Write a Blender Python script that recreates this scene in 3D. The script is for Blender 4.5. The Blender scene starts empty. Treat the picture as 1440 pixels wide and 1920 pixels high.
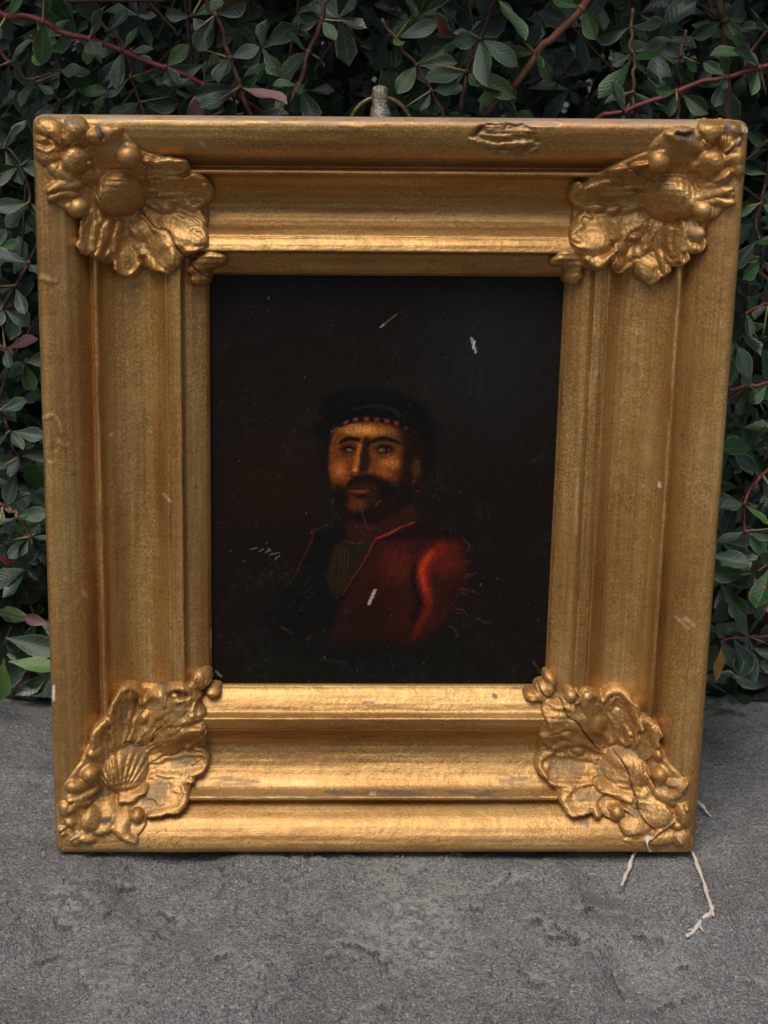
import bpy, math, random
import numpy as np
from mathutils import Matrix, Vector
random.seed(7)
rng = np.random.default_rng(11)
scene = bpy.context.scene
col = scene.collection

# ------------------------------------------------------------------ sizes (mm) and where the frame stands
FW, FH = 340.0, 380.08          # frame outer size
RAIL = 80.6                     # rail width
Z_EDGE, Z_SIGHT, Z_BACK = -4.0, -36.0, -46.0
LEAN = math.radians(9.0)
SL, CL = math.sin(LEAN), math.cos(LEAN)

def f2w(p):
    """frame coordinates (x right, y up from the centre, z out of the face; mm) -> world metres"""
    p = np.asarray(p, float)
    x, y, z = p[..., 0], p[..., 1] + FH / 2, p[..., 2] - Z_BACK
    return np.stack([x, y * SL - z * CL, y * CL + z * SL], -1) / 1000.0

def fdir(v):
    x, y, z = v
    return np.array([x, y * SL - z * CL, y * CL + z * SL])

# ------------------------------------------------------------------ camera
RX, RY, RZ = 0.251192, 0.0406669, -0.00759225
TR = np.array([0.7947, 2.9346, -773.227])
FOC = 2900.0
def rot(rx, ry, rz):
    cx, sx = math.cos(rx), math.sin(rx); cy, sy = math.cos(ry), math.sin(ry); cz, sz = math.cos(rz), math.sin(rz)
    return (np.array([[cz, -sz, 0], [sz, cz, 0], [0, 0, 1]]) @ np.array([[cy, 0, sy], [0, 1, 0], [-sy, 0, cy]])
            @ np.array([[1, 0, 0], [0, cx, -sx], [0, sx, cx]]))
RM = rot(RX, RY, RZ)
CAMF = -RM.T @ TR                                   # camera position in frame coordinates
CAMW = f2w(CAMF)
axes = [fdir(RM.T @ e) for e in np.eye(3)]
cam_data = bpy.data.cameras.new('camera')
cam = bpy.data.objects.new('camera', cam_data); col.objects.link(cam)
m = Matrix([[axes[0][i], axes[1][i], axes[2][i], CAMW[i]] for i in range(3)] + [[0, 0, 0, 1]])
cam.matrix_world = m
cam_data.sensor_width = 36.0
cam_data.lens = FOC / 1920 * 36.0
cam_data.clip_start, cam_data.clip_end = 0.01, 200.0
cam_data.dof.use_dof = True
cam_data.dof.focus_distance = 0.765
cam_data.dof.aperture_fstop = cam_data.lens / 3.2
scene.camera = cam

# ------------------------------------------------------------------ light
world = bpy.data.worlds.new("World"); scene.world = world; world.use_nodes = True
wn = world.node_tree
bg = wn.nodes['Background']
sky = wn.nodes.new('ShaderNodeTexSky'); sky.sky_type = 'NISHITA'
SUN_EL, SUN_AZ = math.radians(66), math.radians(-28)   # azimuth from straight behind the camera, minus = left
sky.sun_disc = False
sky.sun_elevation = SUN_EL
sun_dir = Vector((math.cos(SUN_EL) * math.sin(SUN_AZ), -math.cos(SUN_EL) * math.cos(SUN_AZ), math.sin(SUN_EL)))
sky.sun_rotation = math.atan2(sun_dir.x, sun_dir.y)
sky.air_density = 1.0; sky.dust_density = 4.0; sky.ozone_density = 0.6
wn.links.new(sky.outputs[0], bg.inputs[0])
bg.inputs[1].default_value = 0.05
sl = bpy.data.lights.new('sun', 'SUN'); sl.energy = 1.5; sl.angle = math.radians(32); sl.color = (1.0, 0.95, 0.88)
so = bpy.data.objects.new('sun', sl); col.objects.link(so)
so.rotation_euler = sun_dir.to_track_quat('Z', 'Y').to_euler()
so.location = (0, -1, 2)
vs = scene.view_settings
vs.view_transform = 'Standard'; vs.look = 'None'; vs.gamma = 1.0; vs.use_curve_mapping = False
vs.exposure = 0.80
try:
    scene.cycles.max_bounces = 5; scene.cycles.use_denoising = True
except Exception:
    pass

# ------------------------------------------------------------------ projection helpers
def ray(px, py):
    """photo pixel -> unit direction in frame coordinates"""
    d = np.array([(px - 720) / FOC, (960 - py) / FOC, -1.0])
    d = RM.T @ d
    return d / np.linalg.norm(d)

def at_plane_y(px, py, y):
    """photo pixel -> world point on the upright plane world-y = y"""
    d = fdir(ray(px, py))
    t = (y - CAMW[1]) / d[1]
    return CAMW + t * d

def at_ground(px, py, z=0.0):
    d = fdir(ray(px, py))
    t = (z - CAMW[2]) / d[2]
    return CAMW + t * d

def fpix(p):
    """frame point (N,3) -> photo pixel"""
    q = np.asarray(p) @ RM.T + TR
    return np.stack([720 + FOC * q[..., 0] / -q[..., 2], 960 - FOC * q[..., 1] / -q[..., 2]], -1)

def on_plane_z(px, py, z):
    d = ray(px, py); t = (z - CAMF[2]) / d[2]
    return CAMF + t * d

# the old frame is slightly out of square: bilinear warp of its plan
_c = {}
for k, (px, py, sx, sy) in dict(tl=(58, 214, -1, 1), tr=(1407, 225, 1, 1), br=(1303, 1599, 1, -1), bl=(103, 1600, -1, -1)).items():
    q = on_plane_z(px, py, Z_EDGE)
    _c[(sx, sy)] = q[:2] - np.array([sx * FW / 2, sy * FH / 2])
def warp(x, y):
    u, v = x / (FW / 2), y / (FH / 2)
    dx = np.zeros_like(x, float); dy = np.zeros_like(x, float)
    for (sx, sy), d in _c.items():
        w = (1 + sx * u) * (1 + sy * v) / 4
        dx = dx + w * d[0]; dy = dy + w * d[1]
    s_ = np.minimum(np.minimum(FW / 2 + x, FW / 2 - x), np.minimum(FH / 2 + y, FH / 2 - y))
    q = np.clip((s_ - 12) / 62, 0, 1); q = q * q * (3 - 2 * q)
    return x + dx, y + dy + 3.4 * q
def unwarp(x, y):
    a, b = x, y
    for _ in range(6):
        wx, wy = warp(a, b); a, b = a + (x - wx), b + (y - wy)
    return a, b

# ------------------------------------------------------------------ numeric noise
def vnoise(x, y, seed=0):
    xi, yi = np.floor(x).astype(np.int64), np.floor(y).astype(np.int64)
    fx, fy = x - xi, y - yi
    fx, fy = fx * fx * (3 - 2 * fx), fy * fy * (3 - 2 * fy)
    def h(a, b):
        n = (a * 374761393 + b * 668265263 + seed * 1442695041) & 0xffffffff
        n = ((n ^ (n >> 13)) * 1274126177) & 0xffffffff
        return ((n ^ (n >> 16)) & 0xffff) / 65535.0
    return (h(xi, yi) * (1 - fx) * (1 - fy) + h(xi + 1, yi) * fx * (1 - fy) + h(xi, yi + 1) * (1 - fx) * fy + h(xi + 1, yi + 1) * fx * fy)
def fbm(x, y, seed=0, octaves=4, gain=0.5):
    s = 0; a = 1; t = 0
    for o in range(octaves):
        s = s + a * vnoise(x * 2 ** o + 17.3 * o, y * 2 ** o - 9.1 * o, seed + o); t += a; a *= gain
    return s / t
def sstep(a, b, x):
    t = np.clip((x - a) / (b - a), 0, 1); return t * t * (3 - 2 * t)

# ------------------------------------------------------------------ object helpers
def mesh_obj(name, verts, faces, mat, parent=None, smooth=True, cols=None, uvs=None, colname='tint'):
    me = bpy.data.meshes.new(name)
    verts = np.asarray(verts, np.float32)
    if isinstance(faces, np.ndarray):
        n, k = faces.shape
        me.vertices.add(len(verts)); me.vertices.foreach_set('co', verts.ravel())
        me.loops.add(n * k); me.loops.foreach_set('vertex_index', faces.ravel().astype(np.int32))
        me.polygons.add(n); me.polygons.foreach_set('loop_start', np.arange(0, n * k, k, dtype=np.int32))
        try:
            me.polygons.foreach_set('loop_total', np.full(n, k, np.int32))
        except Exception:
            pass
        me.update(calc_edges=True); me.validate()
    else:
        me.from_pydata([tuple(map(float, v)) for v in verts], [], faces); me.update()
    if smooth:
        me.polygons.foreach_set('use_smooth', np.ones(len(me.polygons), bool))
    li = None
    if cols is not None:
        a = me.color_attributes.new(colname, 'FLOAT_COLOR', 'POINT')
        a.data.foreach_set('color', np.asarray(cols, np.float32).ravel())
    if uvs is not None:
        uv = me.uv_layers.new(name='UVMap')
        li = np.zeros(len(me.loops), np.int32); me.loops.foreach_get('vertex_index', li)
        uv.data.foreach_set('uv', np.asarray(uvs, np.float32)[li].ravel())
    if mat: me.materials.append(mat)
    o = bpy.data.objects.new(name, me); col.objects.link(o)
    if parent: o.parent = parent
    return o

def empty(name, label, cat, loc=(0, 0, 0), group=None):
    o = bpy.data.objects.new(name, None); col.objects.link(o); o.empty_display_size = 0.02
    o.location = loc; o['label'] = label; o['category'] = cat
    if group: o['group'] = group
    return o

def grid_faces(nu, nv):
    i = np.arange(nu * nv).reshape(nu, nv)
    return np.stack([i[:-1, :-1], i[1:, :-1], i[1:, 1:], i[:-1, 1:]], -1).reshape(-1, 4)

def tube(pts, radii, n=8, cap=True):
    """rounded tube through 3D points"""
    pts = [Vector(p) for p in pts]; V = []; F = []
    up = Vector((0.13, 0.3, 0.94)); prev = None
    for i, p in enumerate(pts):
        t = (pts[min(i + 1, len(pts) - 1)] - pts[max(i - 1, 0)]).normalized()
        a = (up - t * up.dot(t)) if prev is None else (prev - t * prev.dot(t))
        if a.length < 1e-6: a = t.orthogonal()
        a.normalize(); prev = a; b = t.cross(a)
        for k in range(n):
            an = 2 * math.pi * k / n
            V.append(p + (a * math.cos(an) + b * math.sin(an)) * radii[i])
        if i:
            o = (i - 1) * n
            for k in range(n):
                F.append((o + k, o + (k + 1) % n, o + n + (k + 1) % n, o + n + k))
    if cap:
        F.append(tuple(range(n - 1, -1, -1))); F.append(tuple(len(V) - n + k for k in range(n)))
    return V, F

def smooth_line(pts, k=5):
    """Catmull-Rom through points (any dimension)"""
    P = np.asarray(pts, float)
    if len(P) < 3:
        return np.array([P[0] + (P[-1] - P[0]) * t for t in np.linspace(0, 1, k + 1)])
    Q = np.vstack([2 * P[0] - P[1], P, 2 * P[-1] - P[-2]]); out = []
    for i in range(1, len(Q) - 2):
        for j in range(k):
            t = j / k
            out.append(0.5 * ((2 * Q[i]) + (Q[i + 1] - Q[i - 1]) * t + (2 * Q[i - 1] - 5 * Q[i] + 4 * Q[i + 1] - Q[i + 2]) * t * t
                              + (-Q[i - 1] + 3 * Q[i] - 3 * Q[i + 1] + Q[i + 2]) * t ** 3))
    out.append(P[-1]); return np.array(out)

# ------------------------------------------------------------------ materials
class NT:
    def __init__(s, name):
        s.m = bpy.data.materials.new(name); s.m.use_nodes = True
        s.t = s.m.node_tree; s.b = s.t.nodes['Principled BSDF']
    def n(s, typ, **kw):
        o = s.t.nodes.new(typ)
        for k, v in kw.items():
            if k.startswith('i_'):
                key = k[2:]; key = int(key) if key.isdigit() else key.replace('_', ' ')
                o.inputs[key].default_value = v
            else: setattr(o, k, v)
        return o
    def l(s, a, b): s.t.links.new(a, b)
    def noise(s, vec, scale, detail=4, rough=0.55):
        o = s.n('ShaderNodeTexNoise'); o.inputs['Scale'].default_value = scale; o.inputs['Detail'].default_value = detail
        o.inputs['Roughness'].default_value = rough
        if vec is not None: s.l(vec, o.inputs['Vector'])
        return o.outputs['Fac']
    def ramp(s, fac, stops):
        o = s.n('ShaderNodeValToRGB'); e = o.color_ramp.elements
        while len(e) < len(stops): e.new(0.5)
        for q, (p, c) in zip(e, stops):
            q.position = p; q.color = (c[0], c[1], c[2], 1) if not isinstance(c, (int, float)) else (c, c, c, 1)
        s.l(fac, o.inputs[0]); return o.outputs[0]
    def mix(s, fac, a, b, mode='MIX'):
        o = s.n('ShaderNodeMix', data_type='RGBA', blend_type=mode)
        for v, i in ((fac, 0), (a, 6), (b, 7)):
            if hasattr(v, 'is_linked') or hasattr(v, 'links'): s.l(v, o.inputs[i])
            elif i == 0: o.inputs[0].default_value = v
            else: o.inputs[i].default_value = (v[0], v[1], v[2], 1)
        return o.outputs[2]
    def math(s, op, a, b=None, c=None):
        o = s.n('ShaderNodeMath', operation=op)
        for i, v in enumerate((a, b, c)):
            if v is None: continue
            if isinstance(v, (int, float)): o.inputs[i].default_value = v
            else: s.l(v, o.inputs[i])
        return o.outputs[0]
    def map(s, vec, scale):
        o = s.n('ShaderNodeMapping'); o.inputs['Scale'].default_value = scale; s.l(vec, o.inputs['Vector']); return o.outputs[0]
    def bump(s, h, strength, dist, prev=None):
        o = s.n('ShaderNodeBump'); o.inputs['Strength'].default_value = strength; o.inputs['Distance'].default_value = dist
        s.l(h, o.inputs['Height'])
        if prev is not None: s.l(prev, o.inputs['Normal'])
        return o.outputs[0]

def gold_material(name, streaks):
    g = NT(name)
    tc = g.n('ShaderNodeTexCoord'); ob = tc.outputs['Object']; uv = tc.outputs['UV']
    fine = g.noise(ob, 1500, 2, 0.7)
    grain = g.noise(ob, 900, 3, 0.65)
    patch = g.noise(g.map(uv, (9, 60, 1)) if streaks else ob, 1.0 if streaks else 45, 6, 0.62)
    base = g.ramp(patch, [(0.30, (0.32, 0.158, 0.046)), (0.50, (0.45, 0.248, 0.080)), (0.70, (0.55, 0.355, 0.138))])
    gr = g.ramp(grain, [(0.34, (0.68, 0.62, 0.54)), (0.50, (0.99, 0.99, 0.99)), (0.65, (1.42, 1.46, 1.42))])
    gm = g.ramp(g.noise(ob, 24, 3, 0.6), [(0.38, 0.35), (0.62, 1.0)])
    c = g.mix(gm, base, gr, 'MULTIPLY')
    if streaks:
        st = g.noise(g.map(uv, (6, 420, 1)), 1.0, 4, 0.6)
        st2 = g.noise(g.map(uv, (14, 1300, 1)), 1.0, 2, 0.6)
        sc = g.ramp(st, [(0.34, (0.50, 0.42, 0.32)), (0.5, (1, 1, 1)), (0.66, (1.18, 1.2, 1.15))])
        c = g.mix(0.36, c, sc, 'MULTIPLY')
        s2 = g.ramp(st2, [(0.3, (0.75, 0.7, 0.62)), (0.55, (1, 1, 1))])
        c = g.mix(0.5, c, s2, 'MULTIPLY')
    if streaks:      # rubbed arrises showing red-brown clay, and olive yellow overpaint in long strokes
        sp_ = g.n('ShaderNodeSeparateXYZ'); g.l(uv, sp_.inputs[0]); vv = sp_.outputs[1]
        olive = g.ramp(g.noise(g.map(uv, (4, 150, 1)), 1.0, 5, 0.65), [(0.52, 0.0), (0.66, 0.45)])
        c = g.mix(olive, c, (0.42, 0.275, 0.075))
        clay = g.ramp(g.noise(g.map(uv, (30, 300, 1)), 1.0, 5, 0.65), [(0.50, 0.0), (0.62, 1.0)])
        near = None
        for s0, wd in ((0.0008, 0.0022), (0.0270, 0.0016), (0.0608, 0.0010), (0.0675, 0.0013), (0.0798, 0.0012)):
            q_ = g.math('SUBTRACT', 1.0, g.math('MINIMUM', g.math('DIVIDE', g.math('ABSOLUTE', g.math('SUBTRACT', vv, s0)), wd), 1.0))
            near = q_ if near is None else g.math('MAXIMUM', near, q_)
        c = g.mix(g.math('MULTIPLY', g.math('MULTIPLY', near, clay), 0.75), c, (0.15, 0.062, 0.026))
    spots = g.ramp(g.noise(ob, 210, 2, 0.5), [(0.70, 0.0), (0.76, 1.0)])
    c = g.mix(g.math('MULTIPLY', spots, 0.45), c, (0.09, 0.05, 0.025))
    at = g.n('ShaderNodeAttribute', attribute_name='tint')
    c = g.mix(at.outputs['Alpha'], c, at.outputs['Color'])
    g.l(c, g.b.inputs['Base Color'])
    g.l(g.math('MULTIPLY', g.math('SUBTRACT', 1.0, at.outputs['Alpha']), 0.66), g.b.inputs['Metallic'])
    r = g.math('ADD', g.math('MULTIPLY', grain, 0.22), 0.36 if streaks else 0.43)
    r = g.math('ADD', r, g.math('MULTIPLY', at.outputs['Alpha'], 0.3))
    g.l(r, g.b.inputs['Roughness'])
    g.b.inputs['Coat Weight'].default_value = 0.15; g.b.inputs['Coat Roughness'].default_value = 0.42
    nb = g.bump(g.noise(ob, 170, 3, 0.6), 0.35, 0.0007)
    nb = g.bump(grain, 0.4, 0.00035, nb)
    nb = g.bump(fine, 0.3, 0.00018, nb)
    if streaks:
        nb = g.bump(st, 0.35, 0.0005, nb)
    g.l(nb, g.b.inputs['Normal'])
    return g.m
M_RAIL = gold_material('gilded_rail', True)
M_ORN = gold_material('gilded_ornament', False)

def simple(name, color, rough=0.6, metal=0.0, scale=300, var=0.35, bump=0.4, dist=0.0004, spec=0.5):
    g = NT(name); tc = g.n('ShaderNodeTexCoord'); ob = tc.outputs['Object']
    f = g.noise(ob, scale, 4, 0.6)
    lo = [v * (1 - var) for v in color]; hi = [v * (1 + var) for v in color]
    g.l(g.ramp(f, [(0.3, lo), (0.7, hi)]), g.b.inputs['Base Color'])
    g.b.inputs['Roughness'].default_value = rough; g.b.inputs['Metallic'].default_value = metal
    g.b.inputs['Specular IOR Level'].default_value = spec
    g.l(g.bump(f, bump, dist), g.b.inputs['Normal']); return g.m

M_WOOD = simple('frame_back_wood', (0.16, 0.10, 0.06), 0.8, 0, 120)
M_IRON = simple('old_hanger_metal', (0.22, 0.20, 0.16), 0.5, 0.7, 900, 0.8, 0.9, 0.0006)
M_BRASS = simple('worn_brass', (0.12, 0.095, 0.05), 0.42, 0.85, 700, 0.7, 0.6, 0.0004)
M_TWIG = simple('bleached_twig', (0.52, 0.46, 0.39), 0.75, 0, 900, 0.25, 0.7, 0.0003)

# ================================================================== LARGE STRUCTURE: paving and soil
def paving_material():
    g = NT('slate_paving'); tc = g.n('ShaderNodeTexCoord'); ob = tc.outputs['Object']
    big = g.noise(ob, 9, 5, 0.6); mid = g.noise(ob, 60, 5, 0.65); gr = g.noise(ob, 640, 3, 0.6); fn = g.noise(ob, 1100, 1, 0.5)
    c = g.ramp(big, [(0.33, (0.126, 0.126, 0.124)), (0.67, (0.180, 0.180, 0.176))])
    c = g.mix(0.8, c, g.ramp(mid, [(0.32, (0.84, 0.84, 0.85)), (0.68, (1.18, 1.18, 1.16))]), 'MULTIPLY')
    c = g.mix(0.9, c, g.ramp(gr, [(0.36, (0.66, 0.66, 0.66)), (0.5, (0.97, 0.97, 0.97)), (0.64, (1.45, 1.44, 1.40))]), 'MULTIPLY')
    c = g.mix(0.6, c, g.ramp(fn, [(0.32, (0.55, 0.55, 0.55)), (0.5, (1, 1, 1)), (0.68, (1.45, 1.45, 1.42))]), 'MULTIPLY')
    pit = g.ramp(g.noise(ob, 260, 2, 0.5), [(0.30, 1.0), (0.37, 0.0)])
    c = g.mix(g.math('MULTIPLY', pit, 0.35), c, (0.035, 0.034, 0.034))
    glint = g.ramp(g.noise(g.map(ob, (1, 1, 1)), 700, 0, 0.5), [(0.72, 0.0), (0.78, 1.0)])
    c = g.mix(g.math('MULTIPLY', glint, 0.6), c, (0.42, 0.41, 0.38))
    at = g.n('ShaderNodeAttribute', attribute_name='tint')
    c = g.mix(at.outputs['Alpha'], c, at.outputs['Color'])
    g.l(c, g.b.inputs['Base Color'])
    g.b.inputs['Roughness'].default_value = 0.72
    g.b.inputs['Specular IOR Level'].default_value = 0.35
    nb = g.bump(mid, 1.0, 0.006); nb = g.bump(gr, 1.0, 0.0013, nb); nb = g.bump(fn, 1.0, 0.0007, nb)
    g.l(nb, g.b.inputs['Normal']); return g.m

def paving_height(X, Y):
    """riven slate: soft waves plus thin cleft layers with broken edges (metres)"""
    a = fbm(X * 22, Y * 22, 3, 5)
    layers = fbm(X * 13 + 3.1 + 0.5 * a, Y * 17 - 1.7, 31, 6, 0.6) * 9
    k = np.floor(layers); fr = layers - k
    st = (k + sstep(0.0, 0.04, fr)) * 0.0020
    on = sstep(0.45, 0.62, fbm(X * 7 + 9, Y * 7 + 4, 77, 3))      # only in places
    chips = fbm(X * 45, Y * 60, 91, 4) * 8
    kc = np.floor(chips); st2 = (kc + sstep(0.0, 0.12, chips - kc)) * 0.00022
    global LEDGE
    LEDGE = sstep(0.09, 0.0, fr) * sstep(0.5, 0.72, fbm(X * 40, Y * 40, 13, 3)) * on
    return st * on + st2 * sstep(0.4, 0.6, fbm(X * 11, Y * 11, 5, 3)) + (a - 0.5) * 0.0016
gx = np.unique(np.concatenate([np.linspace(-0.42, -0.19, 70), np.linspace(-0.19, 0.19, 620), np.linspace(0.19, 0.42, 70)]))
gy = np.unique(np.concatenate([np.linspace(-0.24, -0.175, 16), np.linspace(-0.175, 0.0, 270), np.linspace(0.0, 0.15, 110), np.linspace(0.15, 0.42, 40)]))
NX, NY = len(gx), len(gy)
GX, GY = np.meshgrid(gx, gy, indexing='ij')
GZ = paving_height(GX, GY)
GZ = GZ - GZ.mean() - 0.0012
# keep it level under the foot of the frame
GZ = GZ * (1 - 0.75 * np.exp(-((GY - 0.0) / 0.035) ** 2))
# a few cracked flakes seen in the stone
flakes = [[(640, 1772), (680, 1780), (705, 1797), (722, 1815), (730, 1832)], [(62, 1795), (92, 1785), (118, 1776)], [(145, 1805), (150, 1835), (165, 1858)],
          [(1145, 1812), (1155, 1835), (1170, 1862)], [(1230, 1878), (1280, 1862), (1312, 1850)], [(92, 1725), (130, 1740)], [(690, 1912), (735, 1900)],
          [(1020, 1770), (1085, 1782)], [(1165, 1710), (1195, 1735)], [(610, 1800), (640, 1795)], [(880, 1710), (905, 1718)], [(215, 1665), (255, 1655)]]
_rf = np.random.default_rng(44)
for _ in range(12):
    fx_, fy_ = _rf.uniform(20, 1420), _rf.uniform(1650, 1910); fa_ = _rf.uniform(-0.6, 0.6); fn_ = _rf.integers(2, 5)
    flakes.append([(fx_ + 24 * i_ * math.cos(fa_) * _rf.uniform(.6, 1.2), fy_ + 24 * i_ * math.sin(fa_) + _rf.uniform(-7, 7)) for i_ in range(fn_)])
def seg_d(X, Y, pts, radii=None):
    """distance to a polyline and the interpolated radius there"""
    best = np.full(X.shape, 1e9); rr = np.ones(X.shape)
    for i in range(len(pts) - 1):
        ax, ay = pts[i][:2]; bx, by = pts[i + 1][:2]
        dx, dy = bx - ax, by - ay; L = dx * dx + dy * dy + 1e-12
        t = np.clip(((X - ax) * dx + (Y - ay) * dy) / L, 0, 1)
        d = np.hypot(X - ax - t * dx, Y - ay - t * dy)
        mk = d < best; best = np.where(mk, d, best)
        if radii is not None: rr = np.where(mk, radii[i] + (radii[i + 1] - radii[i]) * t, rr)
    return best, rr
tintg = np.zeros((NX, NY, 4))
tintg[..., :3] = (0.045, 0.044, 0.042); tintg[..., 3] = LEDGE * 0.55      # dirt and the shadow side of broken layer edges, painted dark
# pale bruised patches in the stone
for (px_, py_, rr_, st_) in ((770, 1735, 0.030, .6), (130, 1690, 0.016, .55), (1050, 1770, 0.016, .4), (470, 1830, 0.014, .4), (690, 1760, 0.02, .3), (270, 1800, 0.02, .35), (760, 1620, 0.02, .35), (210, 1880, 0.012, .4), (1190, 1800, 0.03, .25)):
    c_ = at_ground(px_, py_)
    mk_ = np.exp(-((GX - c_[0]) ** 2 + ((GY - c_[1]) * 0.8) ** 2) / rr_ ** 2) * sstep(0.46, 0.62, fbm(GX * 260, GY * 330, int(px_), 3)) * st_
    tintg[..., :3] = np.where((mk_ > tintg[..., 3])[..., None], (0.34, 0.34, 0.325), tintg[..., :3]); tintg[..., 3] = np.maximum(tintg[..., 3], mk_)
for fl in flakes:
    w = smooth_line([at_ground(*p)[:2] for p in fl], 5)
    jit = (vnoise(np.arange(len(w)) * 0.9, np.full(len(w), fl[0][0] * 1.0), 5) - 0.5) * 0.0045
    w[:, 1] += jit
    d, _ = seg_d(GX, GY, w)
    # ledge: stone behind the line stands higher, falls away softly
    cy = np.interp(GX, np.sort(w[:, 0]), w[np.argsort(w[:, 0]), 1])
    side = GY > cy
    GZ += np.where(side, 0.0016 * np.exp(-(d / 0.008)), -0.0010 * np.exp(-(d / 0.0016)))
    # soil caught in the open crack (a stain, stays put) and a paler broken lip
    cr_ = sstep(0.0007, 0.0003, d) * sstep(0.3, 0.6, fbm(GX * 90, GY * 90, 3, 2)) * 0.6
    lip_ = sstep(0.0070, 0.0015, d) * side * (1 - cr_) * sstep(0.42, 0.6, fbm(GX * 240, GY * 240, 8, 3)) * 0.55
    for ch, (dk, lt) in enumerate(((0.040, 0.32), (0.039, 0.32), (0.037, 0.31))):
        al = np.maximum(cr_, lip_)
        tintg[..., ch] = np.where(al > tintg[..., 3], np.where(cr_ >= lip_, dk, lt), tintg[..., ch])
    tintg[..., 3] = np.maximum(tintg[..., 3], np.maximum(cr_, lip_))
faces = grid_faces(NX, NY)
M_PAVE = paving_material()
pv = mesh_obj('paving', np.stack([GX, GY, GZ], -1).reshape(-1, 3), faces, M_PAVE, cols=tintg.reshape(-1, 4))
pv['kind'] = 'structure'
M_SOIL = simple('ground_soil', (0.085, 0.083, 0.08), 0.9, 0, 40, 0.4, 0.6, 0.004, 0.2)
gs = mesh_obj('ground', [(-30, -30, -0.012), (30, -30, -0.012), (30, 30, -0.012), (-30, 30, -0.012)], [(0, 1, 2, 3)], M_SOIL, smooth=False)
gs['kind'] = 'structure'

M_BED = simple('dark_soil', (0.030, 0.025, 0.020), 0.95, 0, 220, 0.6, 1.0, 0.004, 0.15)
bxx, byy = np.meshgrid(np.linspace(-0.9, 0.9, 180), np.linspace(0, 1, 60), indexing='ij')
edge_y = 0.150 + 0.022 * (fbm(bxx * 14, bxx * 0, 61, 3) - 0.5) * 2
bY = edge_y + byy * 0.75
bZ = -0.001 + 0.012 * sstep(0, 0.10, byy) + 0.008 * (fbm(bxx * 60, bY * 60, 62, 4) - 0.3)
bZ[:, 0] = -0.006
sb = mesh_obj('soil_bed', np.stack([bxx, bY, bZ], -1).reshape(-1, 3), grid_faces(180, 60), M_BED); sb['kind'] = 'structure'

# ================================================================== FRAME
frame = empty('picture_frame', 'gilded picture frame with moulded corner ornaments leaning upright on grey stone', 'picture frame')
# the frame's own axes: the Empty sits at the foot and carries the lean
frame.rotation_euler = (math.pi / 2 - LEAN, 0, 0)
def fl(p):
    """frame mm (z from the centre plane) -> the Empty's local metres"""
    p = np.asarray(p, float)
    return np.stack([p[..., 0], p[..., 1] + FH / 2, p[..., 2] - Z_BACK], -1) / 1000.0

PROF = [(0, -11), (0.3, -6.0), (1.0, -3.0), (2.2, -1.3), (4, -0.5), (6.5, -0.8), (10.5, -2.3), (14.5, -4.8), (18.2, -8.6), (21.2, -13.8), (23.4, -18.6), (24.5, -19.6), (25.0, -16.0),
        (25.4, -13.6), (26.4, -13.0), (27.7, -13.2), (28.2, -15.0), (28.5, -18.8), (30, -21.6), (34, -25.4), (39, -28.6), (44, -30.6), (48.5, -31.2), (52, -30.2), (55, -27.8), (57.8, -24.2),
        (60, -21.2), (60.6, -21.6), (61.2, -20.8), (64, -19.0), (67.2, -18.0), (68.0, -18.5), (68.4, -22.2), (69.4, -23.6), (73, -25.4), (77, -28.2), (79.4, -30.4), (80.2, -31.6), (80.6, -33.0)]
_ps = np.arange(0, 80.61, 0.15)
_pz = np.interp(_ps, [p[0] for p in PROF], [p[1] for p in PROF])
_k = np.exp(-(np.arange(-8, 9) * 0.15 / 0.45) ** 2); _k /= _k.sum()
_pzs = np.convolve(np.pad(_pz, 8, mode='edge'), _k, 'valid')
_pzs[:6] = _pz[:6]
def Hs(s):
    return np.interp(s, _ps, _pzs)
_pzd = np.array([_pzs[max(0, i - 18):i + 19].max() for i in range(len(_pzs))])
_pzd[:30] = _pzs[:30]
def Hd(s):
    return np.interp(s, _ps, _pzd)
def edge_s(x, y):
    return np.minimum(np.minimum(FW / 2 + x, FW / 2 - x), np.minimum(FH / 2 + y, FH / 2 - y))
def round_corner(x, y, R=7.0, pw=3.0):
    """square outline -> softly rounded outer corners"""
    sx, sy = np.sign(x), np.sign(y)
    a, b = FW / 2 - np.abs(x), FH / 2 - np.abs(y)
    u, v = np.clip(1 - a / R, 0, 1), np.clip(1 - b / R, 0, 1)
    mx = np.maximum(u, v); nn = (u ** pw + v ** pw) ** (1 / pw)
    sc = np.where(nn > 1e-6, mx / np.maximum(nn, 1e-6), 1)
    both = (u > 0) & (v > 0)
    a2 = np.where(both, R * (1 - u * sc), a); b2 = np.where(both, R * (1 - v * sc), b)
    return sx * (FW / 2 - a2), sy * (FH / 2 - b2)

def pix_to_frame(px, py, lift=0.0):
    """photo pixel -> square frame plan (x, y) on the moulding surface"""
    z = -15.0
    for _ in range(14):
        q = on_plane_z(px, py, z)
        x, y = unwarp(q[0], q[1])
        zz = float(Hs(max(0.0, min(RAIL, float(edge_s(x, y)))))) + lift
        z = 0.6 * z + 0.4 * zz
    return float(x), float(y)

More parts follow.
